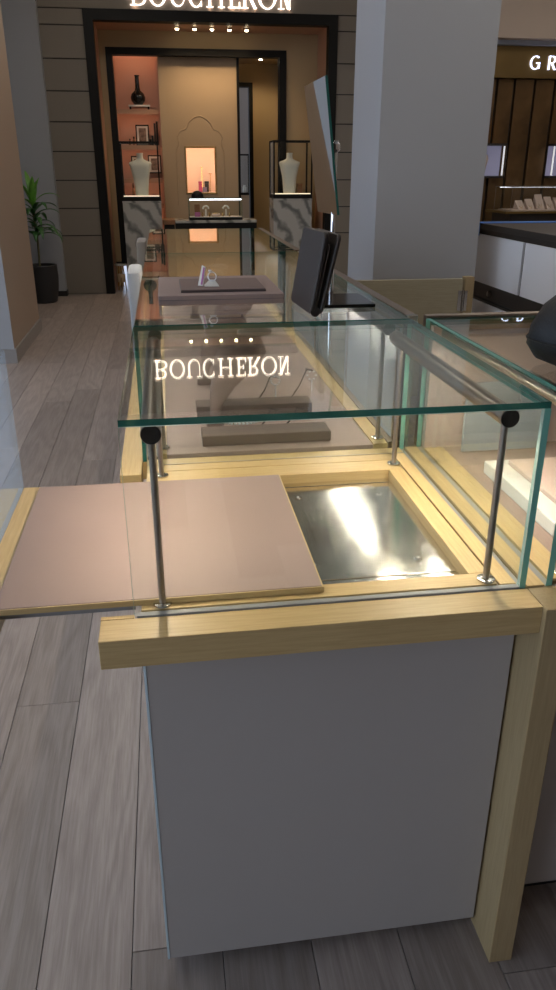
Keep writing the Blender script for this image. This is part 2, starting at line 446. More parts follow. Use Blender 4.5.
w1 = S('window_1', BB([(-3.18, -3.10, y, y+0.08, 0, ZC) for y in (-1.9, 0.0, 1.9, 3.8, 5.55)] + [(-3.18, -3.10, -1.9, 5.6, z, z+0.08) for z in (0.0, 2.6, ZC-0.1)]), 'bronze_dark', 'tall glazed frontage')
for i, y in enumerate((-1.82, 0.08, 1.98, 3.88)):
    sheet('pane', w1, -3.145, -3.135, y, y+1.80, 0.08, 2.6, 'glass_far', 'glass_edge')
    sheet('pane', w1, -3.145, -3.135, y, y+1.80, 2.68, ZC-0.1, 'glass_far', 'glass_edge')

S('wall_front', B(-3.2, 6.7, -3.6, -3.5, 0, ZC), 'paint_beige')
S('wall_right', B(6.6, 6.7, -3.5, 9.4, 0, ZC), 'paint_beige')

# shop front on the right, behind the pillar
YG = 9.5
wr = S('wall_right_shop', B(3.0, 6.5, YG+0.05, YG+0.25, 0, 2.70), 'plinth_black', 'dark bronze shop front')
S('wall_right_bulkhead', BB([(2.6, 6.5, YG-0.25, YG+0.25, 2.75, ZC)]), 'paint_beige')
S('trim_4', B(3.0, 6.5, YG-0.12, YG+0.06, 2.705, 2.75), 'paint_white', 'pale light line above the dark shop front')
simple('bronze_panel', (0.15, 0.085, 0.035), 0.32, 0.55, var=0.35, vscale=4)
simple('bronze_fascia', (0.20, 0.125, 0.04), 0.38, 0.5, var=0.12, vscale=3)
obj('fascia', B(3.0, 6.5, YG-0.06, YG+0.05, 2.38, 2.70), 'bronze_fascia', wr)
x = 3.0
for wdt in (0.42, 0.33, 0.20, 0.215, 0.25, 0.25, 0.25, 0.25, 0.25, 0.25):
    obj('wall_panel', B(x+0.016, x+wdt-0.016, YG, YG+0.06, 0.0, 2.37), 'bronze_panel', wr)
    x += wdt

# ceiling luminaires
def downlight(x, y, label):
    t = thing('downlight', (x, y, ZC-0.03), label, 'ceiling light', 'downlights recessed in the ceiling before the shop front')
    obj('ring', LOFT([(x, y, ZC-0.02, 0.06, 0.06), (x, y, ZC-0.0005, 0.065, 0.065)], 20), 'steel', t, smooth=True)
    obj('lens', LOFT([(x, y, ZC-0.026, 0.04, 0.04), (x, y, ZC-0.0202, 0.045, 0.045)], 16), 'down_lens', t, smooth=True)
for x in (-0.68, 0.72, 2.29, 4.05, 4.85):
    downlight(x, 9.25, 'small round recessed ceiling downlight in front of the shop sign')
for i, (x, y) in enumerate(((-1.7, 1.6), (-1.7, 3.6), (2.6, 2.0), (2.6, 4.0), (-0.5, 5.6), (-0.5, 7.6), (2.9, 6.2), (4.6, 7.4))):  # unseen light panels added to raise the ambient light
    t = thing('added_fill_panel', (x, y, ZC-0.03), 'added square white fill light panel in the unseen hall ceiling', 'ceiling light', 'added fill light panels in the ceiling')
    obj('panel_frame', BB([(x-0.42, x+0.42, y-0.42, y-0.39, ZC-0.03, ZC-0.0005), (x-0.42, x+0.42, y+0.39, y+0.42, ZC-0.03, ZC-0.0005), (x-0.42, x-0.39, y-0.39, y+0.39, ZC-0.03, ZC-0.0005), (x+0.39, x+0.42, y-0.39, y+0.39, ZC-0.03, ZC-0.0005)]), 'panel_white', t)
    obj('diffuser', B(x-0.39, x+0.39, y-0.39, y+0.39, ZC-0.02, ZC-0.008), 'fill_panel_light', t)

# ================================================================== LETTERS
def bar(bm, x0, z0, x1, z1, y0, y1, sk=0.0):
    """upright slab quad; sk slants the bottom edge against the top edge"""
    pts = [(x0+sk, z0), (x1+sk, z0), (x1, z1), (x0, z1)]
    a = [bm.verts.new((x, y0, z)) for x, z in pts]; b = [bm.verts.new((x, y1, z)) for x, z in pts]
    bm.faces.new(a); bm.faces.new(b[::-1])
    for i in range(4): bm.faces.new((a[i], b[i], b[(i+1)%4], a[(i+1)%4]))
def bowl(bm, cx, cz, ox, oz, ix, iz, a0, a1, y0, y1, n=28, dx=0.0):
    full = abs(a1-a0) > 359
    k = n if full else n+1
    P = []
    for i in range(k):
        t = math.radians(a0 + (a1-a0)*i/n)
        o_ = (cx+ox*math.cos(t), cz+oz*math.sin(t)); i_ = (cx+dx+ix*math.cos(t), cz+iz*math.sin(t))
        P.append([bm.verts.new((o_[0], y0, o_[1])), bm.verts.new((i_[0], y0, i_[1])), bm.verts.new((i_[0], y1, i_[1])), bm.verts.new((o_[0], y1, o_[1]))])
    rng = range(k) if full else range(k-1)
    for i in rng:
        A, Bq = P[i], P[(i+1)%k]
        for j in range(4): bm.faces.new((A[j], A[(j+1)%4], Bq[(j+1)%4], Bq[j]))
    if not full: bm.faces.new(P[0]); bm.faces.new(P[-1][::-1])
def serif_letter(ch, x, z, w, h, y0, y1, tk=0.026, th=0.009):
    bm = bmesh.new(); b = lambda *a, **k: bar(bm, a[0], a[1], a[2], a[3], y0, y1, **k)
    def stem(cx, t=tk, sw=0.075):
        b(cx-t/2, z, cx+t/2, z+h); b(cx-sw/2, z, cx+sw/2, z+th*0.8); b(cx-sw/2, z+h-th*0.8, cx+sw/2, z+h)
    if ch == 'O': bowl(bm, x+w/2, z+h/2, w/2, h/2+0.005, w/2-tk, h/2-th+0.003, 0, 360, y0, y1, 40)
    elif ch == 'C':
        bowl(bm, x+w/2, z+h/2, w/2, h/2+0.005, w/2-tk, h/2-th+0.003, 48, 312, y0, y1, 36)
        b(x+w*0.80, z+h*0.72, x+w*0.86, z+h*0.97); b(x+w*0.80, z+h*0.03, x+w*0.86, z+h*0.24)
    elif ch == 'U':
        b(x+0.02, z+h*0.36, x+0.02+tk, z+h); b(x+w-0.02-th, z+h*0.36, x+w-0.02, z+h)
        b(x-0.005, z+h-th, x+0.07, z+h); b(x+w-0.06, z+h-th, x+w+0.008, z+h)
        bowl(bm, x+w/2, z+h*0.36, w/2-0.02, h*0.37, w/2-0.02-(tk+th)/2, h*0.37-th*1.2, 180, 360, y0, y1, 20, dx=(tk-th)/2)
    elif ch == 'H':
        stem(x+0.035); stem(x+w-0.035); b(x+0.035, z+h*0.49, x+w-0.035, z+h*0.49+th)
    elif ch == 'E':
        stem(x+0.035); b(x+0.03, z, x+w, z+th); b(x+0.03, z+h-th, x+w-0.008, z+h); b(x+0.03, z+h*0.49, x+w-0.03, z+h*0.49+th)
        b(x+w-0.012, z, x+w, z+h*0.24); b(x+w-0.02, z+h*0.80, x+w-0.008, z+h); b(x+w-0.042, z+h*0.40, x+w-0.03, z+h*0.62)
    elif ch in 'BR':
        stem(x+0.035); r1 = h*0.255
        b(x+0.03, z+h-th, x+w*0.5, z+h); b(x+0.03, z+h*0.49, x+w*0.5, z+h*0.49+th)
        bowl(bm, x+w*0.5, z+h-r1, w*0.40, r1, w*0.40-tk, r1-th, -90, 90, y0, y1, 20)
        if ch == 'B':
            b(x+0.03, z, x+w*0.5, z+th); r2 = h*0.251
            bowl(bm, x+w*0.5, z+r2, w*0.5, r2, w*0.5-tk, r2-th, -90, 90, y0, y1, 20)
        else:
            b(x+w*0.46, z, x+w*0.46+tk*1.1, z+h*0.5, sk=w*0.40); b(x+w*0.86, z, x+w*1.06, z+th)
    elif ch == 'N':
        b(x+0.02, z, x+0.02+th, z+h); b(x-0.01, z, x+0.06, z+th*0.8); b(x+w-0.02-th, z, x+w-0.02, z+h); b(x+w-0.06, z+h-th*0.8, x+w+0.01, z+h)
        b(x-0.005, z+h-th*0.8, x+0.05, z+h); b(x+0.012, z, x+0.012+tk*1.15, z+h, sk=w-0.032-tk*1.15)
    return bm

sg = thing('shop_sign', (0.67, YS-0.01, 3.04), 'lit serif BOUCHERON shop name above the black entrance frame', 'sign')
u0, u1 = 28.0, 515.0; X0, X1 = -0.21, 1.56
for ch, a, b_ in (('B',28,75),('O',82,136),('U',142,195),('C',200,247),('H',255,309),('E',320,356),('R',361,404),('O',411,468),('N',475,515)):
    xa = X0+(a-u0)/(u1-u0)*(X1-X0); xb = X0+(b_-u0)/(u1-u0)*(X1-X0)
    obj('letter', serif_letter(ch, xa, 3.04, xb-xa, 0.235, YS-0.03, YS-0.0005), 'sign_light', sg)
g2 = thing('shop_sign', (4.45, YG-0.09, 2.47), 'cool white letters G R on the dark bronze fascia', 'sign')
bm = bmesh.new()
bowl(bm, 4.355, 2.535, 0.062, 0.070, 0.048, 0.060, 50, 330, YG-0.085, YG-0.0605, 30)
bar(bm, 4.393, 2.475, 4.407, 2.535, YG-0.085, YG-0.0605); bar(bm, 4.368, 2.528, 4.407, 2.537, YG-0.085, YG-0.0605)
obj('letter', bm, 'sign_cool', g2)
bm = bmesh.new()
ya, yb = YG-0.085, YG-0.0605
bar(bm, 4.515, 2.465, 4.530, 2.605, ya, yb); bar(bm, 4.52, 2.597, 4.565, 2.605, ya, yb); bar(bm, 4.52, 2.530, 4.565, 2.538, ya, yb)
bowl(bm, 4.562, 2.5675, 0.036, 0.0375, 0.023, 0.0295, -90, 90, ya, yb, 16); bar(bm, 4.548, 2.465, 4.565, 2.534, ya, yb, sk=0.042)
obj('letter', bm, 'sign_cool', g2)

# portal spots
for i in range(5):
    x = 0.29 + i*0.2
    t = thing('portal_spotlight', (x, 10.1, 2.87), 'small warm spotlight in the ceiling of the shop entrance', 'spotlight', 'row of five spotlights in the entrance ceiling')
    obj('housing', LOFT([(x, 10.1, 2.885, 0.03, 0.03), (x, 10.1, 2.8995, 0.03, 0.03)], 16), 'steel', t, smooth=True)
    obj('lens', LOFT([(x, 10.1, 2.872, 0.016, 0.016), (x, 10.1, 2.8845, 0.022, 0.022)], 16), 'spot_lens', t, smooth=True)
    ld = bpy.data.lights.new('portal_spot', 'SPOT'); ld.energy = 8; ld.color = (1, 0.72, 0.42); ld.spot_size = math.radians(130); ld.spot_blend = 0.7; ld.shadow_soft_size = 0.03
    lo = bpy.data.objects.new('portal_spot', ld); scene.collection.objects.link(lo); lo.parent = t; lo.location = (0, 0, -0.005)
t = thing('passage_fill_lamp', (1.4, 11.3, 2.72), 'small round unseen lamp added to light the side passage', 'ceiling light')  # lamp and housing added to brighten the passage
obj('housing', LOFT([(1.4, 11.3, 2.735, 0.035, 0.035), (1.4, 11.3, 2.7495, 0.035, 0.035)], 16), 'steel', t, smooth=True)
obj('lens', LOFT([(1.4, 11.3, 2.728, 0.02, 0.02), (1.4, 11.3, 2.7345, 0.026, 0.026)], 16), 'down_lens', t, smooth=True)
ld = bpy.data.lights.new('passage_fill_spot', 'SPOT'); ld.energy = 16; ld.color = (1, 0.75, 0.45); ld.spot_size = math.radians(150); ld.spot_blend = 0.6; ld.shadow_soft_size = 0.02
lo = bpy.data.objects.new('passage_fill_spot', ld); scene.collection.objects.link(lo); lo.parent = t; lo.location = (0, 0, 0.004)

# ================================================================== COUNTERS
GT = 1.095     # top of the glass
DK = 0.79      # top of the wooden deck
def post(parent, x, y, z0=0.7955, z1=1.0555):
    p = obj('post', T([(x, y, z0), (x, y, z1)], 0.0055, 14), 'steel_satin', parent, smooth=True)
    q = obj('flange', LOFT([(x, y, z0, 0.0145, 0.0145), (x, y, z0+0.003, 0.0145, 0.0145), (x, y, z0+0.004, 0.0125, 0.0125)], 24), 'steel', p, smooth=True)
    for k in range(3):
        a = k*2*PI/3+0.4
        obj('screw', LOFT([(x+0.0098*math.cos(a), y+0.0098*math.sin(a), z0+0.0040, 0.0019, 0.0019), (x+0.0098*math.cos(a), y+0.0098*math.sin(a), z0+0.0048, 0.0012, 0.0012)], 8), 'slot_grey', p)
    return p
def rail(parent, x, y0, y1, led=1, mat='steel_satin', ledmat='led_warm'):
    z = 1.069
    r = obj('rail', T([(x, y0, z), (x, y1, z)], 0.0148, 24), mat, parent, smooth=True)
    obj('end_cap', T([(x, y0-0.0015, z), (x, y0, z)], 0.0138, 24), 'cap_dark', r, smooth=True)
    obj('led_strip', B(x-0.002, x+0.002, y0+0.02, y1-0.02, z-0.01495, z-0.01470), ledmat, r)

# ---- front counter (opened, drawer pulled out)
Y0, Y1 = 0.977, 1.637
c1 = thing('display_counter', (0.21, 1.30, 0), 'wood and glass display counter, emptied, its leather drawer pulled out', 'display case')
obj('front_board', B(-0.123, 0.5405, 0.92, 0.9765, 0.743, DK), 'wood_x', c1, bevel=0.0012)
obj('corner_block', BB([(-0.123, -0.074, 0.9767, 0.986, 0.743, DK)]), 'wood_y', c1)
fb = obj('front_panel', B(-0.064, 0.5360, 0.985, 1.003, 0.03, 0.7425), 'panel_grey', c1, bevel=0.001)
fb['label'] = 'plain grey front panel'
obj('edge_trim', B(-0.068, -0.0642, 0.984, 1.003, 0.03, 0.7425), 'trim_pale', fb)
obj('side_panel', B(-0.064, -0.046, 1.0035, 1.63, 0.03, 0.70), 'panel_grey', c1)
obj('back_panel', B(-0.045, 0.54, 1.61, 1.63, 0.03, 0.70), 'panel_grey', c1)
obj('plinth', B(-0.02, 0.53, 1.05, 1.60, 0.0, 0.0295), 'plinth_black', c1)
# deck: inner frame of four wooden bars, slots and outer strips
obj('frame_bar', B(-0.064, 0.4955, 0.9885, 1.026, 0.752, 0.795), 'wood_x', c1, bevel=0.001)
obj('frame_bar', B(0.4625, 0.4955, 1.0265, 1.497, 0.752, 0.795), 'wood_y', c1, bevel=0.001)
obj('frame_bar', B(-0.064, 0.4955, 1.4975, 1.556, 0.752, 0.795), 'wood_x', c1, bevel=0.001)
obj('frame_bar', B(-0.064, 0.4955, 1.5605, 1.598, 0.752, 0.794), 'wood_x', c1, bevel=0.001)
obj('frame_bar', B(-0.064, 0.527, 1.602, 1.636, 0.752, 0.794), 'wood_x', c1, bevel=0.001)
obj('frame_bar', B(0.5005, 0.5275, 0.9885, 1.60, 0.752, 0.7935), 'wood_y', c1, bevel=0.001)
obj('slot_channel', BB([(0.496, 0.500, 0.9885, 1.597, 0.752, 0.789), (-0.064, 0.4955, 1.5565, 1.5600, 0.752, 0.789), (-0.064, 0.5, 1.5985, 1.6015, 0.752, 0.789), (-0.070, 0.5275, 0.9768, 0.9880, 0.752, 0.7925)]), 'slot_grey', c1)
obj('deck_base', B(-0.064, 0.527, 0.99, 1.636, 0.7435, 0.7515), 'wood_x', c1)
for a, b_ in ((1.027, 1.0695), (1.0730, 1.4730), (1.4760, 1.4965)):
    p = obj('steel_plate', B(-0.064, 0.4618, a, b_, 0.758, 0.775), 'steel_brushed', c1, bevel=0.0007)
    if 1.05 < a < 1.4:
        for sx, sy in ((0.2265, 1.125), (0.410, 1.125), (0.2465, 1.415), (0.420, 1.415)):
            obj('bolt', LOFT([(sx, sy, 0.7752, 0.008, 0.008), (sx, sy, 0.7768, 0.007, 0.007)], 16), 'steel', p, smooth=True)
            obj('bolt_socket', LOFT([(sx, sy, 0.7769, 0.003, 0.003), (sx, sy, 0.7771, 0.003, 0.003)], 6), 'slot_grey', p)
# glass
sheet('glass_top', c1, -0.074, 0.538, Y0+0.003, Y1, GT-0.0095, GT)
sheet('front_glass', c1, -0.074, 0.5275, Y0+0.001, Y0+0.0095, 0.793, GT-0.010, 'glass_vertical', 'glass_edge_pale')
sheet('side_glass', c1, 0.528, 0.538, Y0+0.001, Y1, DK-0.001, GT-0.010, 'glass_vertical', 'glass_edge_lit')
sheet('back_glass', c1, -0.064, 0.5275, 1.5985, 1.6015, 0.7945, GT-0.010, 'glass_vertical')
post(c1, -0.032, 1.003); post(c1, 0.482, 1.003); post(c1, 0.482, 1.528); post(c1, -0.032, 1.528)
rail(c1, -0.032, 0.992, 1.585, 1); rail(c1, 0.4835, 0.992, 1.575, -1)
# pulled-out drawer
dr = obj('drawer', B(-0.368, -0.279, 0.987, 1.492, 0.752, 0.80), 'wood_y', c1, bevel=0.0012)
dr['label'] = 'wooden drawer front carrying a glass pane'
sheet('drawer_glass', dr, -0.322, -0.312, 0.99, 1.49, 0.8005, GT-0.010, 'glass_sheen', 'glass_sheen')
tr = obj('drawer_tray', B(-0.2785, 0.214, 1.003, 1.474, 0.7965, 0.8065), 'leather', c1, bevel=0.001)
tr['label'] = 'taupe leather covered sliding tray with a wooden edge'
obj('tray_edge', BB([(-0.2785, 0.2145, 1.0005, 1.0028, 0.7962, 0.8055), (0.2142, 0.2162, 1.0005, 1.474, 0.7962, 0.8055)]), 'wood_x', tr)
for _y in (1.03, 1.43): obj('drawer_runner', B(-0.2785, -0.075, _y, _y+0.015, 0.772, 0.796), 'slot_grey', c1)

# ---- further counters of the same row
def long_case(y0, y1, label, knee=False):
    c = thing('display_counter', (0.21, (y0+y1)/2, 0), label, 'display case', 'row of glass display counters')
    xb = 0.30 if knee else -0.064
    obj('base_panel', B(xb, xb+0.018, y0+0.02, y1-0.01, 0.03, 0.7425), 'panel_grey', c)
    obj('base_panel', B(xb+0.019, 0.5405, y1-0.03, y1-0.012, 0.03, 0.7425), 'panel_grey', c)
    obj('base_panel', B(xb+0.019, 0.5405, y0+0.02, y0+0.038, 0.03, 0.7425), 'panel_grey', c)
    obj('plinth', B(xb+0.04, 0.50, y0+0.06, y1-0.06, 0, 0.0295), 'plinth_black', c)
    obj('side_strip', B(-0.123, -0.0765, y0-0.09 if y0 < 2 else y0, y1, 0.743, DK), 'wood_y', c, bevel=0.001)
    obj('deck_base', B(-0.0765, 0.545, y0, y1, 0.743, 0.785), 'wood_y', c)
    obj('slot_strip', B(-0.064, -0.032, y0+0.012, y1-0.012, 0.7852, 0.793), 'leather_edge', c)
    obj('inner_strip', B(-0.0315, -0.020, y0+0.012, y1-0.012, 0.7852, 0.798), 'wood_y', c)
    obj('display_floor', B(-0.0195, 0.47, y0+0.013, y1-0.013, 0.7852, 0.796), 'leather', c, bevel=0.001)
    obj('inner_strip', B(0.4705, 0.505, y0+0.012, y1-0.012, 0.7852, 0.798), 'wood_y', c)
    obj('door_track', B(0.5055, 0.540, y0+0.012, y1-0.012, 0.7852, 0.801), 'bronze', c)
    sheet('glass_top', c, -0.072, 0.5365, y0, y1, GT-0.0095, GT)
    sheet('side_glass', c, -0.0745, -0.0655, y0+0.001, y1-0.001, 0.7853, GT-0.010, 'glass_vertical')
    sheet('front_glass', c, -0.065, 0.525, y0+0.001, y0+0.010, 0.7853, GT-0.010, 'glass_vertical')
    sheet('back_glass', c, -0.065, 0.525, y1-0.010, y1-0.001, 0.7853, GT-0.010, 'glass_vertical')
    nd = 3; L = (y1-y0-0.03)/nd
    for i in range(nd):
        d = obj('sliding_door', B(0.5255 if i % 2 else 0.5205, 0.5315 if i % 2 else 0.5265, y0+0.02+i*L, y0+0.02+(i+1)*L-0.004, 0.8015, 1.070), 'door_grey', c)
        obj('door_stile', B(0.5185, 0.5200, y0+0.02+i*L, y0+0.032+i*L, 0.8015, 1.070), 'bronze', d)
    obj('top_rail', B(0.5375, 0.5625, y0+0.04, y1, 1.072, 1.097), 'bronze', c, bevel=0.001)
    obj('rail_end', B(0.5375, 0.5625, y0+0.025, y0+0.0395, 1.071, 1.0975), 'steel', c)
    obj('corner_stile', B(0.5410, 0.5600, y0+0.03, y0+0.06, DK, 1.0705), 'steel_satin', c)
    obj('mid_stile', B(0.5410, 0.5600, y1-0.05, y1-0.02, DK, 1.0705), 'steel_satin', c)
    rail(c, -0.030, y0+0.02, y1-0.02, 1, ledmat='led_soft'); rail(c, 0.495, y0+0.02, y1-0.02, -1, ledmat='led_soft')
    for yy in (y0+0.05, y1-0.05):
        post(c, -0.026, yy, 0.7985); post(c, 0.490, yy, 0.7985)
    return c
long_case(1.647, 3.172, 'long glass display counter with leather floor behind the emptied one')
long_case(3.184, 4.53, 'far glass display counter at the end of the row', True)

# ---- corner counter on the right
cr = thing('display_counter', (1.0, 1.30, 0), 'glass display counter with pale pads and a black bag on top', 'display case')
obj('leg', B(0.541, 0.586, 0.91, 1.64, 0.0, DK), 'wood_z_shaded', cr, bevel=0.0015)
obj('front_board', B(0.5865, 1.40, 0.92, 0.9765, 0.743, DK), 'wood_x', cr, bevel=0.001)
obj('front_panel', B(0.5865, 1.40, 1.02, 1.038, 0.06, 0.7425), 'panel_grey', cr)
obj('plinth', B(0.5865, 1.40, 1.06, 1.60, 0, 0.0595), 'plinth_black', cr)
obj('deck_base', B(0.5865, 1.40, 0.977, 1.64, 0.743, 0.785), 'wood_x', cr)
obj('side_strip', B(0.5412, 0.570, 0.9775, 1.64, 0.7905, 0.7935), 'wood_y', cr)
obj('inner_strip', B(0.584, 0.628, 0.99, 1.62, 0.7905, 0.796), 'wood_y', cr)
obj('inner_strip', B(0.6285, 1.40, 0.99, 1.03, 0.7855, 0.796), 'wood_x', cr)
obj('display_floor', B(0.6285, 1.40, 1.0305, 1.62, 0.7855, 0.795), 'leather', cr)
sheet('glass_top', cr, 0.5835, 1.40, Y0+0.002, 1.645, GT-0.0095, GT)
sheet('side_glass', cr, 0.5725, 0.5830, Y0+0.001, 1.645, DK+0.0005, GT-0.0005, 'glass_vertical', 'glass_edge_lit')
sheet('front_glass', cr, 0.5835, 1.40, Y0+0.002, Y0+0.0115, DK-0.004, GT-0.010, 'glass_vertical')
post(cr, 0.609, 1.012, 0.7965)
rail(cr, 0.609, 1.0, 1.60, 1, ledmat='led_soft')
obj('back_wall', B(0.5835, 1.40, 1.622, 1.640, 0.7955, 1.080), 'pad_skin', cr)
obj('back_rail', B(0.575, 1.40, 1.6465, 1.672, 1.066, 1.100), 'bronze', cr, bevel=0.001)
obj('back_stile', BB([(0.575, 0.597, 1.6465, 1.672, DK, 1.0655)]), 'steel_satin', cr)
obj('back_stile', BB([(0.597+0.02, 0.640, 1.6465, 1.672, DK, 1.0655)]), 'bronze', cr)

# ================================================================== THINGS ON AND IN THE COUNTERS
def block(name, label, x0, x1, y0, y1, z0, z1, mat, cat='display block', bev=0.002, group=None):
    t = obj(name, B(x0, x1, y0, y1, z0, z1), mat, bevel=bev)
    return settag(t, label, cat, group)

FL = 0.7965
block('display_plinth', 'low dark brown suede plinth just behind the wooden deck strips', 0.065, 0.375, 1.70, 1.775, FL, 0.822, 'suede_block')
block('display_plinth', 'low dark brown suede plinth behind the reclining bust foot', 0.062, 0.372, 1.93, 2.00, FL, 0.826, 'suede_block')

def wire_stand(x, y, h, lean, label, hook=True, jewel=None, mat='black_gloss'):
    t = thing('earring_stand', (x, y, FL), label, 'jewellery stand')
    obj('foot_wire', T([(x-0.018, y, FL+0.0022), (x+0.03, y, FL+0.0022), (x+0.03, y+0.022, FL+0.0022), (x-0.01, y+0.022, FL+0.0022)], 0.0021, 8), mat, t, smooth=True)
    top = (x+lean, y+0.03, FL+h)
    obj('upright_wire', T([(x-0.01, y+0.022, FL+0.0022), (x+lean*0.5, y+0.027, FL+h*0.5), top], 0.0019, 8), mat, t, smooth=True)
    obj('crossbar', T([(top[0]-0.004, top[1], top[2]), (top[0]+0.016, top[1]-0.004, top[2]-0.004)], 0.0024, 8), mat, t, smooth=True)
    return t, top
def jewel_drop(x, y, z, label, mat='diamond', flower=True):
    t = thing('earring', (x, y, z-0.05), label, 'earring')
    bm = bmesh.new()
    n = 10 if flower else 6
    for k in range(n):
        a = 2*PI*k/n
        loft(bm, [(x+0.012*math.cos(a), y, z+0.012*math.sin(a)-0.002, 0.002, 0.002), (x+0.012*math.cos(a), y, z+0.012*math.sin(a), 0.0045, 0.0045), (x+0.012*math.cos(a), y, z+0.012*math.sin(a)+0.002, 0.0016, 0.0016)], 6)
    obj('flower', bm, mat, t)
    bm = bmesh.new()
    for k in range(6):
        loft(bm, [(x+0.001, y, z-0.012-0.006*k, 0.001, 0.001), (x+0.001, y, z-0.0145-0.006*k, 0.0027, 0.0027), (x+0.001, y, z-0.017-0.006*k, 0.001, 0.001)], 6)
    obj('drop_chain', bm, mat, t)
t, tp = wire_stand(0.238, 2.006, 0.08, 0.035, 'black wire earring stand holding a jewelled flower drop')
jewel_drop(tp[0]+0.012, tp[1]-0.008, tp[2]-0.012, 'diamond flower earring with a hanging chain of stones')
t, tp = wire_stand(0.33, 2.006, 0.095, 0.045, 'black wire earring stand with an empty crossbar beside the flower drop')
jewel_drop(tp[0]+0.012, tp[1]-0.008, tp[2]-0.016, 'small pale drop earring hanging on the outer wire stand', flower=False)
wire_stand(0.225, 1.795, 0.05, 0.02, 'short black wire stand lying between the two low plinths')
wire_stand(0.295, 1.81, 0.045, 0.02, 'short black wire stand next to the door track')

# reclining necklace bust
def bust_recline(x, y, s, label):
    t = thing('necklace_bust', (x, y, FL), label, 'display bust')
    obj('foot', LOFT([(x, y, FL, 0.024*s, 0.02*s, 4), (x, y, FL+0.02*s, 0.022*s, 0.018*s, 4)], 20), 'suede_block', t, smooth=True)
    bm = LOFT([(x, y, FL+0.02*s, 0.012, 0.012), (x+0.006*s, y+0.03*s, FL+0.05*s, 0.018*s, 0.016*s), (x+0.03*s, y+0.09*s, FL+0.085*s, 0.035*s, 0.03*s, 2.4), (x+0.07*s, y+0.17*s, FL+0.12*s, 0.062*s, 0.05*s, 2.5), (x+0.10*s, y+0.23*s, FL+0.155*s, 0.075*s, 0.055*s, 2.5), (x+0.11*s, y+0.26*s, FL+0.185*s, 0.055*s, 0.042*s), (x+0.11*s, y+0.27*s, FL+0.20*s, 0.03*s, 0.025*s)], 24)
    obj('torso', bm, 'suede_brown', t, smooth='all')
    bm = LOFT([(x+0.135*s, y+0.20*s, FL+0.205*s, 0.02*s, 0.012*s), (x+0.135*s, y+0.20*s, FL+0.212*s, 0.05*s, 0.03*s), (x+0.138*s, y+0.202*s, FL+0.222*s, 0.052*s, 0.032*s), (x+0.14*s, y+0.204*s, FL+0.230*s, 0.03*s, 0.018*s)], 24)
    obj('pad', bm, 'leather', t, smooth='all')
    return t
bust_recline(0.105, 1.86, 0.92, 'dark brown reclining necklace bust on a narrow foot with an oval pad')
bust_recline(0.10, 2.28, 0.9, 'brown reclining necklace bust under the leather box')
bust_recline(0.16, 2.66, 0.95, 'brown reclining necklace bust near the far end of the long counter')
bust_recline(0.12, 3.42, 0.9, 'brown reclining necklace bust in the far counter')
# necklace lying before the bust
t = thing('necklace', (0.16, 1.86, FL), 'gold and green stone necklace lying at the bust foot', 'necklace')
bm = bmesh.new()
for k in range(14):
    a = PI*1.1 + k*PI*0.9/13; x, y = 0.175+0.048*math.cos(a), 1.885+0.03*math.sin(a)
    loft(bm, [(x, y, FL+0.0002, 0.002, 0.002), (x, y, FL+0.003, 0.004, 0.004), (x, y, FL+0.006, 0.002, 0.002)], 7)
obj('stones', bm, 'diamond', t)
obj('clasp', LOFT([(0.15, 1.865, FL+0.0002, 0.003, 0.003), (0.15, 1.865, FL+0.005, 0.0065, 0.005), (0.15, 1.865, FL+0.009, 0.003, 0.003)], 10), 'gold', t)

# leather box with slab, ring and price card
bx = thing('leather_tray', (0.135, 2.07, GT), 'taupe leather presentation tray lying on the glass top', 'tray')
obj('tray_body', B(-0.02, 0.289, 1.893, 2.25, GT+0.0005, 1.1195), 'leather', bx, bevel=0.002)
obj('tray_seam', BB([(-0.021, 0.290, 1.892, 2.251, 1.1080, 1.1088)]), 'leather_edge', bx)
sl = thing('leather_pad', (0.143, 2.04, 1.12), 'thin grey brown pad on the leather presentation tray', 'pad')
obj('pad_board', B(0.036, 0.249, 1.935, 2.15, 1.1198, 1.124), 'leather_edge', sl, bevel=0.001)
obj('pad_top', B(0.037, 0.248, 1.936, 2.149, 1.1241, 1.1265), 'suede_brown', sl, bevel=0.001)
rs = thing('ring_stand', (0.105, 2.0, 1.1267), 'white ring stand with a diamond ring on the thin pad', 'ring stand')
bm = bmesh.new()
for vs in (((0.098, 1.99, 1.1267), (0.135, 1.985, 1.1267), (0.135, 2.015, 1.1267), (0.098, 2.02, 1.1267), (0.112, 2.003, 1.142), (0.124, 2.001, 1.142)),):
    V = [bm.verts.new(v) for v in vs]
    for f in ((0,1,5,4), (1,2,5), (2,3,4,5), (3,0,4), (0,3,2,1)): bm.faces.new([V[i] for i in f])
obj('wedge', bm, 'paper', rs)
obj('ring_band', T([(0.118+0.0105*math.cos(2*PI*k/20), 1.998+0.004*math.sin(2*PI*k/20), 1.150+0.0105*math.sin(2*PI*k/20)) for k in range(21)], 0.0016, 8), 'diamond', rs, smooth=True)
obj('ring_stone', LOFT([(0.113, 1.996, 1.160, 0.001, 0.001), (0.113, 1.996, 1.164, 0.005, 0.005), (0.113, 1.996, 1.167, 0.003, 0.003)], 8), 'diamond', rs)
tg = thing('price_card', (0.09, 2.01, 1.1267), 'folded white and purple card standing beside the ring stand', 'card')
bm = bmesh.new()
pts = [(0.081, 2.008, 1.1267), (0.094, 2.000, 1.1267), (0.103, 2.010, 1.172), (0.094, 2.016, 1.176)]
V = [bm.verts.new(p) for p in pts] + [bm.verts.new((p[0]+0.001, p[1]+0.0015, p[2])) for p in pts]
for f in ((0,1,2,3), (4,7,6,5), (0,4,5,1), (1,5,6,2), (2,6,7,3), (3,7,4,0)): bm.faces.new([V[i] for i in f])
obj('card_front', bm, 'paper', tg)
bm = bmesh.new()
pts = [(0.088, 2.0025, 1.1300), (0.0925, 2.000, 1.1300), (0.1005, 2.009, 1.170), (0.097, 2.0115, 1.172)]
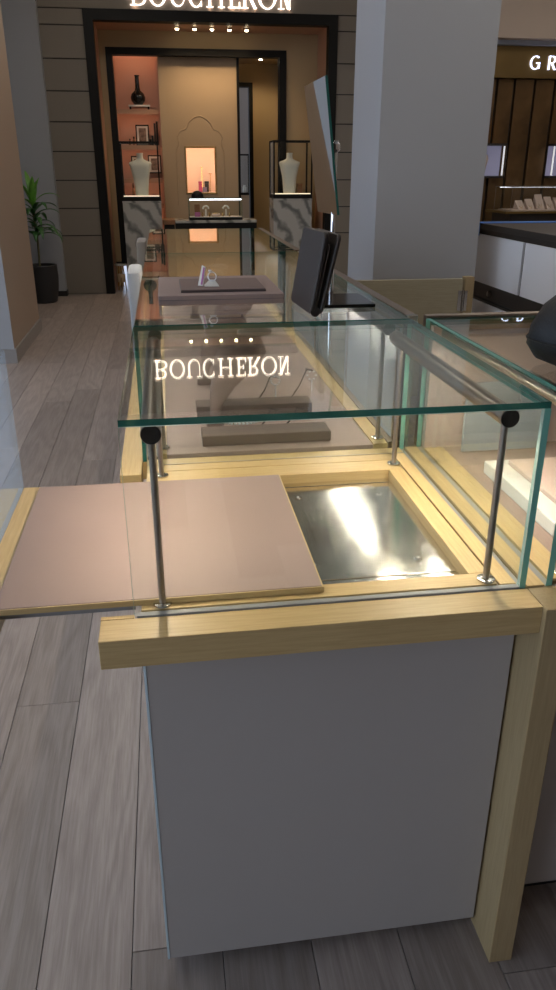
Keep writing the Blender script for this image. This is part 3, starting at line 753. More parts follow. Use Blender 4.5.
V = [bm.verts.new((p[0], p[1]-0.0012, p[2])) for p in pts] + [bm.verts.new((p[0], p[1]-0.0006, p[2])) for p in pts]
for f in ((0,1,2,3), (4,7,6,5), (0,4,5,1), (1,5,6,2), (2,6,7,3), (3,7,4,0)): bm.faces.new([V[i] for i in f])
obj('card_stripe', bm, 'purple_card', tg)

# leather folder standing upright, two padded covers joined at the foot
def slab(name, parent, p00, p10, p01, th, mat, r=0.016, seg=5, bev=0.003):
    """rounded rectangle slab; p00 bottom near corner, p10 bottom far, p01 top near"""
    p00, p10, p01 = Vector(p00), Vector(p10), Vector(p01)
    u, v = p10-p00, p01-p00; lu, lv = u.length, v.length; u.normalize(); v.normalize(); n = u.cross(v).normalized()
    pts = []
    for cx, cy, a0 in ((lu-r, r, -90), (lu-r, lv-r, 0), (r, lv-r, 90), (r, r, 180)):
        for k in range(seg+1):
            a = math.radians(a0+90*k/seg); pts.append((cx+r*math.cos(a), cy+r*math.sin(a)))
    bm = bmesh.new()
    A = [bm.verts.new(p00+u*a+v*b) for a, b in pts]; C = [bm.verts.new(p00+u*a+v*b+n*th) for a, b in pts]
    bm.faces.new(A); bm.faces.new(C[::-1])
    for i in range(len(A)): bm.faces.new((A[i], C[i], C[(i+1)%len(A)], A[(i+1)%len(A)]))
    return obj(name, bm, mat, parent, smooth=True, bevel=bev)
fd = thing('leather_folder', (0.33, 1.79, GT), 'dark brown leather folder standing half open on the glass top', 'folder')
z0 = GT+0.006
slab('cover', fd, (0.316, 1.690, z0), (0.304, 1.895, z0), (0.347, 1.690, z0+0.176), 0.011, 'leather_dark')
slab('cover', fd, (0.337, 1.690, z0), (0.325, 1.895, z0), (0.377, 1.690, z0+0.172), 0.009, 'leather_dark')
slab('paper_block', fd, (0.330, 1.697, z0+0.01), (0.319, 1.885, z0+0.01), (0.3585, 1.697, z0+0.150), 0.003, 'leather_edge', r=0.006, bev=0.001)
obj('spine', T([(0.329, 1.693, z0+0.006), (0.317, 1.891, z0+0.006)], 0.0112, 14), 'leather_dark', fd, smooth=True)

# counter mirror
mr = thing('counter_mirror', (0.42, 1.93, GT), 'tilted frameless counter mirror on a chrome pole and black base', 'mirror')
obj('base', B(0.352, 0.497, 1.80, 1.975, GT+0.0005, GT+0.009), 'black_gloss', mr, bevel=0.001)
px, py = 0.418, 1.945
obj('pole', T([(px, py, GT+0.009), (px+0.001, py, 1.452)], 0.0058, 16), 'chrome', mr, smooth=True)
obj('pivot', LOFT([(px+0.002, py-0.004, 1.438, 0.004, 0.004), (px+0.002, py-0.004, 1.445, 0.010, 0.010), (px+0.002, py-0.004, 1.457, 0.010, 0.010), (px+0.002, py-0.004, 1.464, 0.004, 0.004)], 14), 'chrome', mr, smooth=True)
# pane corners: near edge y=1.90, far edge y=2.09
NB, NT_, FB, FT = Vector((0.417, 1.895, 1.300)), Vector((0.380, 1.895, 1.595)), Vector((0.4054, 2.08, 1.300)), Vector((0.3654, 2.08, 1.589))
nrm = (FB-NB).cross(NT_-NB).normalized()
if nrm.x > 0: nrm = -nrm
bm = bmesh.new()
Q = [NB, FB, FT, NT_]
A = [bm.verts.new(p) for p in Q]; C = [bm.verts.new(p - nrm*0.006) for p in Q]
f = bm.faces.new(A); f.material_index = 0
f = bm.faces.new(C[::-1]); f.material_index = 2
for i in range(4):
    f = bm.faces.new((A[i], C[i], C[(i+1)%4], A[(i+1)%4])); f.material_index = 1
obj('mirror_pane', bm, ['mirror_glass', 'glass_edge', 'bronze_dark'], mr)
obj('bracket', T([(px+0.002, py-0.004, 1.451), (0.412, py+0.004, 1.449)], 0.005, 10), 'chrome', mr, smooth=True)

# black bag on the right counter
bg_ = thing('black_bag', (0.72, 1.24, GT), 'slumped black leather bag lying on the right glass counter', 'bag')
BX, BY = 0.745, 1.17
bm = LOFT([(BX, BY, GT+0.001, 0.10, 0.07, 2.6), (BX, BY, GT+0.012, 0.128, 0.088, 2.6), (BX, BY, GT+0.035, 0.146, 0.10, 2.5), (BX+0.004, BY+0.004, GT+0.065, 0.147, 0.10, 2.5), (BX+0.008, BY+0.006, GT+0.098, 0.136, 0.094, 2.4), (BX+0.014, BY+0.010, GT+0.122, 0.112, 0.080, 2.3), (BX+0.020, BY+0.014, GT+0.136, 0.078, 0.058), (BX+0.024, BY+0.016, GT+0.142, 0.03, 0.025)], 36)
for v in bm.verts:      # soft dents of slack leather
    a = math.atan2(v.co.y-BY, v.co.x-BX); k = 1 + 0.035*math.sin(3*a+20*(v.co.z-GT)) + 0.02*math.sin(7*a)
    v.co.x = BX+(v.co.x-BX)*k; v.co.y = BY+(v.co.y-BY)*k
obj('bag_body', bm, 'leather_black', bg_, smooth='all')
obj('bag_seam', T([(BX+0.147*(1+0.035*math.sin(3*t+0.9)+0.02*math.sin(7*t))*math.copysign(abs(math.cos(t))**0.8, math.cos(t)), BY+0.101*(1+0.035*math.sin(3*t+0.9)+0.02*math.sin(7*t))*math.copysign(abs(math.sin(t))**0.8, math.sin(t)), GT+0.045) for t in [2*PI*k/48 for k in range(49)]], 0.002, 6), 'leather_black', bg_, smooth=True)
obj('bag_handle', T([(BX+0.055+0.05*math.cos(t), BY+0.05, GT+0.125+0.03*math.sin(t)) for t in [PI*k/12 for k in range(13)]], 0.006, 8), 'leather_black', bg_, smooth=True)

# contents of the right counter
block('display_pad', 'long white jewellery pad lying inside the right counter', 0.66, 1.05, 1.13, 1.45, 0.7955, 0.823, 'pad_white', 'display pad')
block('display_pad', 'blush leather pad on the white pad in the right counter', 0.70, 1.05, 1.20, 1.42, 0.8235, 0.835, 'pad_skin', 'display pad')
block('display_block', 'small white block in front of the long white pad', 0.70, 0.77, 1.05, 1.10, 0.7955, 0.828, 'pad_white', 'display block')
block('display_card', 'upright grey card leaning at the back of the right counter', 0.66, 0.86, 1.58, 1.588, 0.7955, 0.96, 'door_grey', 'card')
def pin_stand(x, y, h, label):
    z0 = 0.8355
    t = thing('earring_stand', (x, y, z0), label, 'jewellery stand')
    obj('foot', LOFT([(x, y, z0, 0.009, 0.009), (x, y, z0+0.002, 0.009, 0.009)], 14), 'steel', t, smooth=True)
    obj('pin', T([(x, y, z0+0.002), (x-0.008, y, z0+h)], 0.0012, 6), 'steel', t)
    obj('disc', T([(x-0.008, y-0.002, z0+h), (x-0.008, y+0.001, z0+h)], 0.0065, 14), 'steel_satin', t, smooth=True)
pin_stand(0.735, 1.245, 0.075, 'thin steel pin stand with a round disc, next to the wooden strip')
pin_stand(0.765, 1.30, 0.06, 'thin steel pin stand with a round disc, behind the bracelet')
pin_stand(0.80, 1.235, 0.06, 'thin steel pin stand with a round disc, beside the gold pendant')
t = thing('pendant', (0.755, 1.215, 0.8355), 'gold pendant with a diamond bail lying on the blush pad', 'pendant')
obj('pendant_disc', LOFT([(0.755, 1.215, 0.8356, 0.007, 0.007), (0.755, 1.215, 0.839, 0.008, 0.008), (0.755, 1.215, 0.841, 0.004, 0.004)], 16), 'gold', t, smooth=True)
obj('bail', T([(0.755, 1.223, 0.838), (0.758, 1.236, 0.85), (0.762, 1.245, 0.838)], 0.0022, 8), 'diamond', t, smooth=True)

# ================================================================== GATE, CABINET
gt = thing('gate', (1.5, 4.56, 0), 'low olive wooden gate with a steel hinge before the grey pillar', 'gate')
obj('gate_panel', B(1.10, 1.80, 4.55, 4.58, 0.06, 0.79), 'wood_olive', gt, bevel=0.002)
obj('gate_post', B(1.812, 1.87, 4.54, 4.60, 0.0, 0.80), 'wood_z_shaded', gt, bevel=0.002)
h = obj('hinge', BB([(1.775, 1.80, 4.545, 4.5498, 0.60, 0.72), (1.8125, 1.83, 4.534, 4.5398, 0.60, 0.72)]), 'steel', gt)
obj('hinge_pin', T([(1.806, 4.543, 0.595), (1.806, 4.543, 0.725)], 0.008, 10), 'steel', h, smooth=True)

cb = thing('white_cabinet', (2.45, 3.9, 0), 'dark framed cabinet with white panels and taped top by the pillar', 'cabinet')
XC = 2.14
obj('cabinet_body', B(XC+0.012, 2.75, 2.2, 5.29, 0.06, 1.035), 'bronze_dark', cb)
obj('cabinet_top', B(XC-0.01, 2.77, 2.18, 5.31, 1.0355, 1.07), 'bronze_dark', cb, bevel=0.002)
obj('cabinet_base', B(XC+0.05, 2.70, 2.25, 5.25, 0.0, 0.0595), 'plinth_black', cb)
for i in range(4):
    ya = 5.245 - i*0.77
    obj('white_panel', B(XC, XC+0.0115, ya-0.74, ya, 0.69, 1.0), 'panel_white', cb)
    obj('white_panel', B(XC, XC+0.0115, ya-0.74, ya, 0.10, 0.565), 'panel_white', cb)
    k = obj('lock', T([(XC-0.004, ya-0.30, 0.635), (XC+0.012, ya-0.30, 0.635)], 0.017, 16), 'steel_satin', cb, smooth=True)
obj('drawer_line', B(XC+0.004, XC+0.0118, 2.2, 5.27, 0.583, 0.590), 'plinth_black', cb)
tp_ = thing('blue_tape', (2.45, 5.2, 1.07), 'strip of blue tape stuck across the cabinet top', 'tape')
obj('tape_strip', BB([(XC-0.012, 2.77, 5.14, 5.27, 1.0702, 1.0735)]), 'tape_blue', tp_)
obj('tape_end', BB([(XC-0.0135, XC-0.0105, 5.17, 5.27, 0.99, 1.0735)]), 'tape_blue', tp_)

# ================================================================== RIGHT SHOP DISPLAY
for i, (x0, x1, lab) in enumerate(((3.62, 4.085, 'lit wall display window with a beige bust beside the pillar'), (4.665, 5.10, 'lit wall display window under the cool white shop letters'))):
    t = thing('display_window', ((x0+x1)/2, YG-0.1, 1.31), lab, 'display window')
    obj('window_box', BB([(x0, x1, YG-0.012, YG-0.002, 1.33, 1.67), (x0, x1, YG-0.16, YG-0.012, 1.31, 1.33), (x0, x1, YG-0.16, YG-0.012, 1.67, 1.69)]), 'bronze_dark', t)
    obj('backlit_panel', B(x0+0.01, x1-0.01, YG-0.02, YG-0.0125, 1.335, 1.665), 'screen_lit', t)
    obj('side_light', B(x1-0.03 if i == 0 else x0+0.02, x1-0.018 if i == 0 else x0+0.032, YG-0.15, YG-0.13, 1.34, 1.66), 'led_dim', t)
    sheet('window_glass', t, x0, x1, YG-0.168, YG-0.162, 1.33, 1.67, 'glass_far', 'bronze_dark')
    bxx = (x0+x1)/2 - (0.02 if i == 0 else 0.05)
    b = obj('bust', LOFT([(bxx, YG-0.09, 1.345, 0.03, 0.02), (bxx, YG-0.09, 1.43, 0.04, 0.025), (bxx, YG-0.09, 1.52, 0.062, 0.03, 2.5), (bxx, YG-0.09, 1.56, 0.05, 0.028), (bxx, YG-0.09, 1.575, 0.022, 0.02), (bxx, YG-0.09, 1.61, 0.02, 0.02)], 18), 'pad_skin', t, smooth=True)
t = thing('wall_lamp', (3.83, YG-0.02, 1.72), 'small amber wall lamp above the lit display window', 'lamp')
obj('lamp_plate', B(3.81, 3.87, YG-0.01, YG-0.001, 1.72, 1.92), 'gold', t)
obj('lamp_shade', LOFT([(3.84, YG-0.04, 1.74, 0.015, 0.015), (3.84, YG-0.04, 1.76, 0.028, 0.025), (3.84, YG-0.04, 1.88, 0.028, 0.025), (3.84, YG-0.04, 1.90, 0.015, 0.015)], 16), 'lamp_amber', t, smooth=True)
# long display counter
sc_ = thing('shop_counter', (4.6, 8.9, 0), 'dark display counter with lit glass top in the bronze shop', 'display case')
obj('counter_body', B(3.86, 6.2, 8.55, 9.05, 0.06, 0.95), 'bronze_dark', sc_)
obj('counter_ledge', B(3.78, 6.25, 8.50, 9.08, 0.951, 0.975), 'bronze_fascia', sc_, bevel=0.002)
obj('counter_plinth', B(3.9, 6.1, 8.6, 9.0, 0, 0.0595), 'plinth_black', sc_)
sheet('front_glass', sc_, 3.86, 6.2, 8.56, 8.566, 0.9755, 1.225, 'glass_far', 'bronze')
sheet('side_glass', sc_, 3.86, 3.866, 8.567, 9.02, 0.9755, 1.225, 'glass_far', 'bronze')
sheet('top_glass', sc_, 3.855, 6.2, 8.555, 9.03, 1.2255, 1.2315, 'glass_far', 'bronze')
obj('counter_led', B(3.9, 6.1, 8.985, 8.995, 1.215, 1.22), 'led_cool', sc_)
obj('display_bed', B(3.9, 6.1, 8.60, 8.98, 0.9755, 0.985), 'pad_skin', sc_)
for i in range(9):
    x = 4.06 + i*0.115; h = random.uniform(0.09, 0.19)
    t = thing('jewellery_ramp', (x, 8.75, 0.9853), 'blush jewellery ramp under glass in the bronze shop counter', 'jewellery stand', 'ramps in the bronze shop counter')
    bm = bmesh.new(); wv = 0.042
    V = [bm.verts.new(v) for v in ((x-wv, 8.68, 0.9853), (x+wv, 8.68, 0.9853), (x+wv, 8.84, 0.9853), (x-wv, 8.84, 0.9853), (x-wv, 8.82, 0.9853+h), (x+wv, 8.82, 0.9853+h))]
    for f in ((0,1,5,4), (1,2,5), (2,3,4,5), (3,0,4), (0,3,2,1)): bm.faces.new([V[k] for k in f])
    obj('ramp', bm, 'pad_skin', t)
    obj('chain', T([(x-0.02, 8.695+0.14*0.3, 0.9895+h*0.36), (x, 8.695, 0.9895+h*0.08), (x+0.02, 8.695+0.14*0.3, 0.9895+h*0.36)], 0.003, 6), 'gold', t)

# ================================================================== ENTRANCE FURNITURE
def pedestal(x0, x1, y0, y1, h, vh, label_p, label_v, side):
    t = thing('marble_pedestal', ((x0+x1)/2, (y0+y1)/2, 0), label_p, 'pedestal')
    obj('marble_shaft', B(x0, x1, y0, y1, 0.0, h-0.02), 'marble', t, bevel=0.002)
    obj('marble_cap', B(x0-0.004, x1+0.004, y0-0.004, y1+0.004, h-0.0195, h), 'marble', t, bevel=0.002)
    v = thing('glass_vitrine', ((x0+x1)/2, (y0+y1)/2, h), label_v, 'vitrine')
    z0, z1 = h+0.0005, h+vh; f = 0.018
    obj('vitrine_base', B(x0, x1, y0, y1, z0, z0+0.045), 'frame_black', v)
    obj('vitrine_floor', B(x0+f, x1-f, y0+f, y1-f, z0+0.0455, z0+0.052), 'plaster', v)
    obj('vitrine_led', BB([(x0+f, x1-f, y0+f+0.002, y0+f+0.010, z0+0.0525, z0+0.060)]), 'led_vitrine', v)
    for xx in (x0, x1-f):
        for yy in (y0, y1-f): obj('vitrine_post', B(xx, xx+f, yy, yy+f, z0+0.0455, z1-f), 'frame_black', v)
    obj('vitrine_top', BB([(x0, x1, y0, y0+f, z1-f+0.0003, z1), (x0, x1, y1-f, y1, z1-f+0.0003, z1), (x0, x0+f, y0+f, y1-f, z1-f+0.0003, z1), (x1-f, x1, y0+f, y1-f, z1-f+0.0003, z1)]), 'frame_black', v)
    sheet('vitrine_glass', v, x0+f, x1-f, y0+0.004, y0+0.008, z0+0.046, z1-f, 'glass_far', 'frame_black')
    sheet('vitrine_glass', v, x0+0.004, x0+0.008, y0+f, y1-f, z0+0.046, z1-f, 'glass_far', 'frame_black')
    sheet('vitrine_glass', v, x1-0.008, x1-0.004, y0+f, y1-f, z0+0.046, z1-f, 'glass_far', 'frame_black')
def bust(cx, cy, z, s, label):
    b = thing('display_bust', (cx, cy, z), label, 'display bust')
    bm = LOFT([(cx, cy, z, 0.078*s, 0.05*s, 2.6), (cx, cy, z+0.06*s, 0.082*s, 0.055*s, 2.6), (cx, cy, z+0.20*s, 0.095*s, 0.06*s, 2.6), (cx, cy, z+0.32*s, 0.122*s, 0.068*s, 2.8), (cx, cy, z+0.372*s, 0.140*s, 0.058*s, 2.4), (cx, cy, z+0.385*s, 0.128*s, 0.052*s), (cx, cy, z+0.405*s, 0.075*s, 0.047*s), (cx, cy, z+0.42*s, 0.046*s, 0.042*s), (cx, cy, z+0.435*s, 0.040*s, 0.040*s), (cx, cy, z+0.475*s, 0.036*s, 0.036*s)], 28)
    obj('torso', bm, 'plaster', b, smooth=True)
    obj('neck_cap', LOFT([(cx, cy, z+0.4755*s, 0.040*s, 0.040*s), (cx, cy, z+0.49*s, 0.040*s, 0.040*s)], 20), 'plaster', b, smooth=True)
pedestal(-0.46, 0.0, 9.92, 10.30, 1.055, 0.655, 'marble pedestal with dark veins beside the peach shelf niche', 'black framed glass vitrine standing before the peach shelves', -1)
bust(-0.225, 10.10, 1.108, 0.98, 'white necklace bust in the vitrine before the peach shelves')
pedestal(1.375, 1.86, 9.92, 10.30, 1.075, 0.655, 'marble pedestal with dark veins behind the folder and counter mirror', 'black framed glass vitrine beside the counter mirror', 1)
bust(1.60, 10.10, 1.128, 0.95, 'white necklace bust in the vitrine beside the counter mirror')
t = thing('red_box', (1.73, 10.12, 1.128), 'small dark red box beside the white bust in the vitrine', 'box')
obj('box_body', B(1.70, 1.76, 10.08, 10.14, 1.128, 1.23), 'walnut', t); obj('box_lid', B(1.698, 1.762, 10.078, 10.142, 1.2305, 1.245), 'walnut', t)

# reception table with small lit case
tb = thing('reception_table', (0.63, 9.85, 0), 'dark table with a pale marble top at the shop entrance', 'table')
YT0, YT1 = 9.66, 10.05
obj('table_top', B(0.155, 1.135, YT0, YT1, 0.815, 0.845), 'marble', tb, bevel=0.002)
obj('apron', B(0.155, 1.135, YT0+0.01, YT1-0.01, 0.735, 0.8145), 'frame_black', tb)
obj('table_body', B(0.22, 1.08, YT0+0.05, YT1-0.05, 0.0, 0.7345), 'walnut', tb)
sb = thing('side_desk', (0.07, 9.85, 0), 'warm walnut desk end next to the marble topped table', 'desk')
obj('desk_top', B(0.005, 0.150, YT0, YT1, 0.80, 0.85), 'walnut', sb, bevel=0.002)
obj('desk_body', B(0.02, 0.145, YT0+0.03, YT1-0.03, 0.0, 0.7995), 'frame_black', sb)
vt = thing('lit_vitrine', (0.65, 9.83, 0.845), 'low glass case with a white light bar on the marble table', 'vitrine')
vx0, vx1, vy0, vy1 = 0.325, 0.965, 9.70, 9.98
obj('case_base', B(vx0, vx1, vy0, vy1, 0.8455, 0.875), 'frame_black', vt)
obj('case_floor', B(vx0+0.01, vx1-0.01, vy0+0.01, vy1-0.01, 0.8755, 0.880), 'pad_white', vt)
sheet('case_glass', vt, vx0, vx1, vy0+0.001, vy0+0.006, 0.8755, 1.085, 'glass_far', 'glass_edge')
sheet('case_glass', vt, vx0, vx0+0.005, vy0+0.0065, vy1, 0.881, 1.085, 'glass_far', 'glass_edge')
sheet('case_glass', vt, vx1-0.005, vx1, vy0+0.0065, vy1, 0.881, 1.085, 'glass_far', 'glass_edge')
sheet('case_top', vt, vx0, vx1, vy0+0.001, vy1, 1.0855, 1.091, 'glass_far', 'glass_edge')
obj('light_bar', B(vx0+0.01, vx1-0.01, vy0+0.010, vy0+0.022, 1.068, 1.0845), 'led_cool', vt)
for i, (x, kind, lab) in enumerate(((0.425, 0, 'dark red jewel box inside the lit glass case'), (0.53, 1, 'white arched ring display inside the lit glass case, near the red box'), (0.65, 2, 'low pink cushion inside the lit glass case'), (0.775, 1, 'white arched ring display inside the lit glass case, at its open end'))):
    t = thing('jewel_display', (x, 9.82, 0.8803), lab, 'jewellery display')
    if kind == 0:
        obj('box_back', B(x-0.03, x+0.035, 9.83, 9.87, 0.8803, 1.02), 'walnut', t, bevel=0.003); obj('box_tray', B(x-0.03, x+0.035, 9.77, 9.829, 0.8803, 0.93), 'purple_card', t, bevel=0.003)
    elif kind == 1:
        obj('arch', T([(x+0.035*math.cos(a), 9.82, 0.965+0.035*math.sin(a)) for a in [PI*k/10 for k in range(11)]], 0.010, 8), 'paper', t, smooth=True)
        obj('stem', B(x-0.008, x+0.008, 9.81, 9.83, 0.8803, 0.962), 'paper', t)
        for s_ in (-1, 1): obj('ring_peg', LOFT([(x+0.042*s_, 9.80, 0.8803, 0.012, 0.012), (x+0.042*s_, 9.80, 0.93, 0.008, 0.008)], 10), 'gold', t, smooth=True)
    else:
        obj('cushion', LOFT([(x, 9.80, 0.8803, 0.05, 0.04, 4), (x, 9.80, 0.90, 0.056, 0.045, 4), (x, 9.80, 0.915, 0.048, 0.035, 3)], 20), 'pad_skin', t, smooth=True); obj('bracelet', T([(x+0.035*math.cos(a), 9.80+0.02*math.sin(a), 0.918) for a in [2*PI*k/20 for k in range(21)]], 0.005, 6), 'gold', t, smooth=True)
hat = thing('black_hat_stand', (0.43, 9.94, 1.0915), 'rounded black cover lying on the lit glass case', 'cover')
obj('dome', LOFT([(0.44, 9.90, 1.0915, 0.075, 0.06), (0.44, 9.90, 1.13, 0.07, 0.055), (0.44, 9.90, 1.16, 0.045, 0.035), (0.44, 9.90, 1.17, 0.015, 0.012)], 20), 'leather_black', hat, smooth='all')
obj('rim', LOFT([(0.44, 9.90, 1.0913, 0.085, 0.068), (0.44, 9.90, 1.097, 0.083, 0.066)], 20), 'leather_black', hat, smooth=True)
# items in the lit niche
for i, (x, w_, h_, mt, lab) in enumerate(((0.515, 0.045, 0.13, 'pink_stone', 'pink box in the lit wall niche'), (0.575, 0.05, 0.06, 'display_blue', 'small grey box in the lit wall niche'), (0.605, 0.05, 0.13, 'pot_black', 'dark box in the lit wall niche'))):
    t = thing('gift_box', (x, YP+0.15, NZ0), lab, 'box')
    yb = YP+0.12+0.05*i
    obj('box_body', B(x-w_/2, x+w_/2, yb, yb+0.04, NZ0+0.0005, NZ0+h_*0.8), mt, t, bevel=0.002); obj('box_lid', B(x-w_/2-0.002, x+w_/2+0.002, yb-0.002, yb+0.042, NZ0+h_*0.8+0.0005, NZ0+h_), mt, t, bevel=0.002)
for x, h_, lab in ((0.545, 0.30, 'tall slender gold stand in the lit wall niche'), (0.655, 0.22, 'shorter slender gold stand in the lit wall niche')):
    t = thing('necklace_stand', (x, YP+0.24, NZ0), lab, 'stand')
    obj('rod', T([(x, YP+0.24, NZ0+0.0005), (x, YP+0.24, NZ0+h_)], 0.004, 8), 'gold', t); obj('arm', T([(x-0.02, YP+0.24, NZ0+h_), (x+0.02, YP+0.24, NZ0+h_)], 0.004, 8), 'gold', t)

# shelf objects
ysh = 10.62
v = thing('vase', (-0.21, ysh, SHZ[0]), 'black long necked bottle vase on the top peach shelf', 'vase')
zb = SHZ[0]+0.052
obj('vase_body', lathe(-0.21, ysh, [(0.045, zb), (0.05, zb+0.005), (0.085, zb+0.05), (0.09, zb+0.085), (0.075, zb+0.125), (0.035, zb+0.16), (0.027, zb+0.19), (0.025, zb+0.31), (0.031, zb+0.315), (0.031, zb+0.325)], 28), 'black_gloss', v, smooth=True)
vs_ = thing('vase_stand', (-0.20, ysh, SHZ[0]), 'low pale stand under the black bottle vase', 'stand')
obj('stand_top', B(-0.33, -0.07, ysh-0.07, ysh+0.07, SHZ[0]+0.032, SHZ[0]+0.0515), 'pad_white', vs_); obj('stand_foot', BB([(-0.32, -0.30, ysh-0.06, ysh+0.06, SHZ[0]+0.0005, SHZ[0]+0.0315), (-0.10, -0.08, ysh-0.06, ysh+0.06, SHZ[0]+0.0005, SHZ[0]+0.0315)]), 'frame_black', vs_)
def photo_frame(x, z, w_, h_, y, lab):
    t = thing('picture_frame', (x, y, z), lab, 'picture frame')
    f = 0.014
    obj('frame', BB([(x-w_/2, x-w_/2+f, y, y+0.018, z, z+h_), (x+w_/2-f, x+w_/2, y, y+0.018, z, z+h_), (x-w_/2+f, x+w_/2-f, y, y+0.018, z, z+f), (x-w_/2+f, x+w_/2-f, y, y+0.018, z+h_-f, z+h_)]), 'frame_black', t)
    m_ = 0.024
    obj('mount', B(x-w_/2+f, x+w_/2-f, y+0.008, y+0.016, z+f, z+h_-f), 'paper', t)
    obj('print', B(x-w_/2+f+m_, x+w_/2-f-m_, y+0.006, y+0.0078, z+f+m_, z+h_-f-m_), 'photo_print', t)
photo_frame(-0.185, SHZ[1]+0.0005, 0.165, 0.235, 10.66, 'framed portrait photo on the middle peach shelf')
photo_frame(-0.275, SHZ[2]+0.06, 0.15, 0.205, 10.70, 'framed portrait partly hidden behind the white bust')
photo_frame(-0.055, SHZ[2]+0.06, 0.165, 0.215, 10.70, 'framed print right beside the white bust')
for x, z, h_, lab in ((-0.345, SHZ[1], 0.075, 'small dark bottle beside the framed portrait photo'), (-0.295, SHZ[1], 0.10, 'taller dark bottle beside the framed portrait photo'), (-0.345, SHZ[3]+0.12, 0.13, 'tallest dark bottle on the lowest shelf by the bust'), (-0.30, SHZ[3]+0.12, 0.085, 'short dark bottle on the lowest shelf by the bust'), (-0.255, SHZ[3]+0.12, 0.085, 'stout dark bottle on the lowest shelf closest to the bust')):
    if z == SHZ[3]+0.12:
        z = SHZ[3]; h_ += 0.12
    t = thing('small_bottle', (x, ysh, z), lab, 'bottle')
    obj('bottle_body', lathe(x, ysh, [(0.014, z+0.0005), (0.016, z+0.004), (0.016, z+h_*0.6), (0.008, z+h_*0.75)], 14), 'walnut', t, smooth=True)
    obj('stopper', lathe(x, ysh, [(0.008, z+h_*0.75+0.0005), (0.010, z+h_*0.85), (0.006, z+h_)], 12), 'black_gloss', t, smooth=True)
for k in range(4):
    t = thing('book', (-0.0+0.0, ysh, SHZ[1]), ['tall dark book upright at the end of the middle shelf', 'second dark book upright on the middle shelf', 'leaning dark book on the middle shelf', 'short dark book beside the leaning book'][k], 'book')
    x = (0.0, -0.028, -0.062, -0.088)[k]; hh = (0.27, 0.25, 0.11, 0.07)[k]
    bm = B(x-0.012, x+0.012, ysh-0.06, ysh+0.06, SHZ[1]+0.0005, SHZ[1]+hh)
    W[t] = Vector((x, ysh, SHZ[1])); t.location = W[t]
    obj('cover', bm, 'frame_black' if k != 1 else 'leather_dark', t, bevel=0.002)
    obj('pages', B(x-0.009, x+0.009, ysh-0.058, ysh+0.062, SHZ[1]+hh+0.0002, SHZ[1]+hh+0.001), 'paper', t)

# small vitrine seen through the passage doorway
pedx = 1.23
t = thing('corridor_pedestal', (pedx, 12.45, 0), 'cream pedestal seen through the passage doorway', 'pedestal')
obj('shaft', B(pedx-0.14, pedx+0.14, 12.3, 12.6, 0, 1.03), 'cream_wall', t, bevel=0.003); obj('cap', B(pedx-0.15, pedx+0.15, 12.29, 12.61, 1.0305, 1.05), 'cream_wall', t)
t = thing('corridor_vitrine', (pedx, 12.45, 1.05), 'narrow dark framed vitrine on the cream corridor pedestal', 'vitrine')
obj('vitrine_frame', BB([(pedx-0.13, pedx-0.115, 12.32, 12.335, 1.0505, 1.60), (pedx+0.115, pedx+0.13, 12.32, 12.335, 1.0505, 1.60), (pedx-0.13, pedx+0.13, 12.32, 12.56, 1.60, 1.62), (pedx-0.13, pedx+0.13, 12.32, 12.56, 1.0505, 1.08), (pedx-0.13, pedx-0.115, 12.545, 12.56, 1.0805, 1.60), (pedx+0.115, pedx+0.13, 12.545, 12.56, 1.0805, 1.60)]), 'frame_black', t)
sheet('vitrine_glass', t, pedx-0.114, pedx+0.114, 12.325, 12.329, 1.081, 1.599, 'glass_far', 'frame_black')
t = thing('white_candle', (pedx+0.05, 12.42, 1.081), 'small white block inside the corridor vitrine', 'block')
obj('block_body', B(pedx+0.02, pedx+0.07, 12.40, 12.45, 1.081, 1.16), 'paper', t, bevel=0.003); obj('block_top', B(pedx+0.03, pedx+0.06, 12.41, 12.44, 1.1605, 1.19), 'paper', t, bevel=0.003)
# small round table inside the left of the portal
rt = thing('round_side_table', (-0.50, 9.95, 0), 'small round side table with gold legs inside the entrance', 'side table')
obj('table_top', lathe(-0.545, 9.97, [(0.068, 0.305), (0.072, 0.31), (0.072, 0.322), (0.068, 0.326)], 28), 'marble', rt, smooth=True)
for k in range(3):
    a = 0.5+k*2*PI/3
    obj('leg', T([(-0.545+0.03*math.cos(a), 9.97+0.03*math.sin(a), 0.3045), (-0.545+0.055*math.cos(a), 9.97+0.055*math.sin(a), 0.0)], 0.007, 8), 'gold', rt, smooth=True)
obj('base_drum', lathe(-0.545, 9.97, [(0.045, 0.11), (0.048, 0.115), (0.048, 0.20), (0.045, 0.205)], 24), 'cream_wall', rt, smooth=True)

# ================================================================== CHAIRS
def chair(y, top, mat, label):
    xb = -0.198
    t = thing('upholstered_chair', (0.05, y, 0), label, 'chair')
    obj('backrest', LOFT([(xb+0.040, y, 0.43, 0.034, 0.20, 8), (xb+0.036, y, top-0.02, 0.036, 0.20, 8), (xb+0.036, y, top-0.004, 0.034, 0.198, 8), (xb+0.036, y, top, 0.028, 0.192, 6)], 32), mat, t, smooth=True)
    obj('seat', LOFT([(0.06, y, 0.37, 0.19, 0.20, 6), (0.06, y, 0.385, 0.20, 0.21, 6), (0.06, y, 0.44, 0.20, 0.21, 6), (0.06, y, 0.455, 0.185, 0.195, 5)], 32), mat, t, smooth=True)
    for sx, sy in ((-0.10, -0.17), (-0.10, 0.17), (0.21, -0.17), (0.21, 0.17)):
        obj('leg', T([(sx, y+sy, 0.3695), (sx*1.06, y+sy*1.05, 0.0)], [0.016, 0.011], 12), 'walnut', t, smooth=True)
chair(4.28, 0.915, 'fabric_grey', 'pale grey upholstered chair tucked under the far counter')
chair(6.05, 0.92, 'fabric_beige', 'beige upholstered chair standing beyond the far counter')

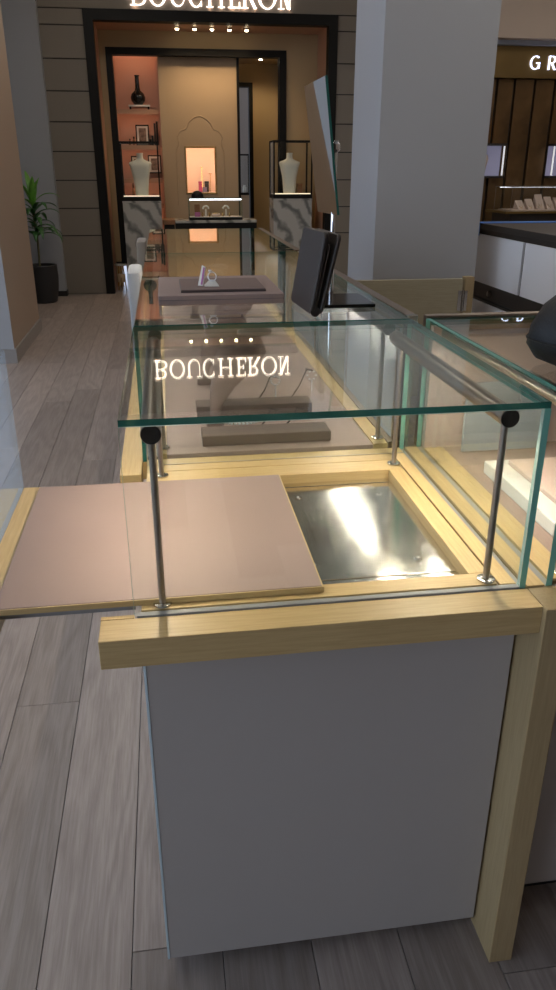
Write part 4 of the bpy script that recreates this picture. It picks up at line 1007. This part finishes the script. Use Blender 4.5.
# ================================================================== PLANT
pt = thing('plant_pot', (-1.385, 9.2, 0), 'large matte black planter beside the pale wall column', 'planter')
cx, cy = -1.40, 9.2
obj('pot_body', lathe(cx, cy, [(0.135, 0.0), (0.15, 0.012), (0.178, 0.15), (0.188, 0.28), (0.184, 0.395), (0.186, 0.405), (0.182, 0.412), (0.165, 0.412), (0.160, 0.385)], 32), 'pot_black', pt, smooth=True)
obj('soil', lathe(cx, cy, [(0.158, 0.376), (0.159, 0.384)], 24), 'soil', pt)
pl = thing('dracaena_plant', (cx, cy, 0.384), 'green dracaena with drooping lower leaves growing in the black planter', 'plant')
obj('stem', T([(cx-0.005, cy, 0.3845), (cx+0.005, cy, 0.65), (cx-0.01, cy, 0.9), (cx, cy, 1.05)], [0.013, 0.011, 0.010, 0.006], 10), 'stem', pl, smooth=True)
def leaf(base, az, length, up, droop, wid, mat):
    bm = bmesh.new(); n = 9
    d = Vector((math.cos(az), math.sin(az), 0)); s = Vector((-d.y, d.x, 0)); p = Vector(base); L = length/n
    prev = None
    for i in range(n+1):
        f = i/n; ang = up - droop*f**1.3
        w_ = wid*(math.sin(PI*(0.12+0.86*f))**0.8)*(1 if f < 0.98 else 0.15)
        nn = Vector((-d.x*math.sin(ang), -d.y*math.sin(ang), math.cos(ang)))
        row = [bm.verts.new(p - s*w_ + nn*w_*0.25), bm.verts.new(p), bm.verts.new(p + s*w_ + nn*w_*0.25)]
        if prev:
            for k in range(2): bm.faces.new((prev[k], prev[k+1], row[k+1], row[k]))
        prev = row
        p = p + (d*math.cos(ang) + Vector((0,0,1))*math.sin(ang))*L
    o = obj('leaf', bm, mat, pl, smooth='all')
    md = o.modifiers.new('thickness', 'SOLIDIFY'); md.thickness = 0.002
random.seed(21)
for i in range(7):
    leaf((cx, cy, 1.02+0.01*i), i*2.4+0.3, random.uniform(0.26, 0.34), random.uniform(1.15, 1.5), random.uniform(0.1, 0.5), 0.036, 'leaf_young')
for i in range(22):
    z = 0.72 + 0.32*i/21
    leaf((cx, cy, z), i*2.399, random.uniform(0.26, 0.36), 0.95-0.55*(1-i/21), random.uniform(1.5, 2.2), 0.030, 'leaf' if i < 19 else 'leaf_young')
for az, z, L in ((-0.4, 0.70, 0.36), (0.3, 0.72, 0.33), (2.9, 0.70, 0.30), (-1.2, 0.74, 0.34)):
    leaf((cx, cy, z), az, L*1.15, 0.8, 2.5, 0.030, 'leaf')
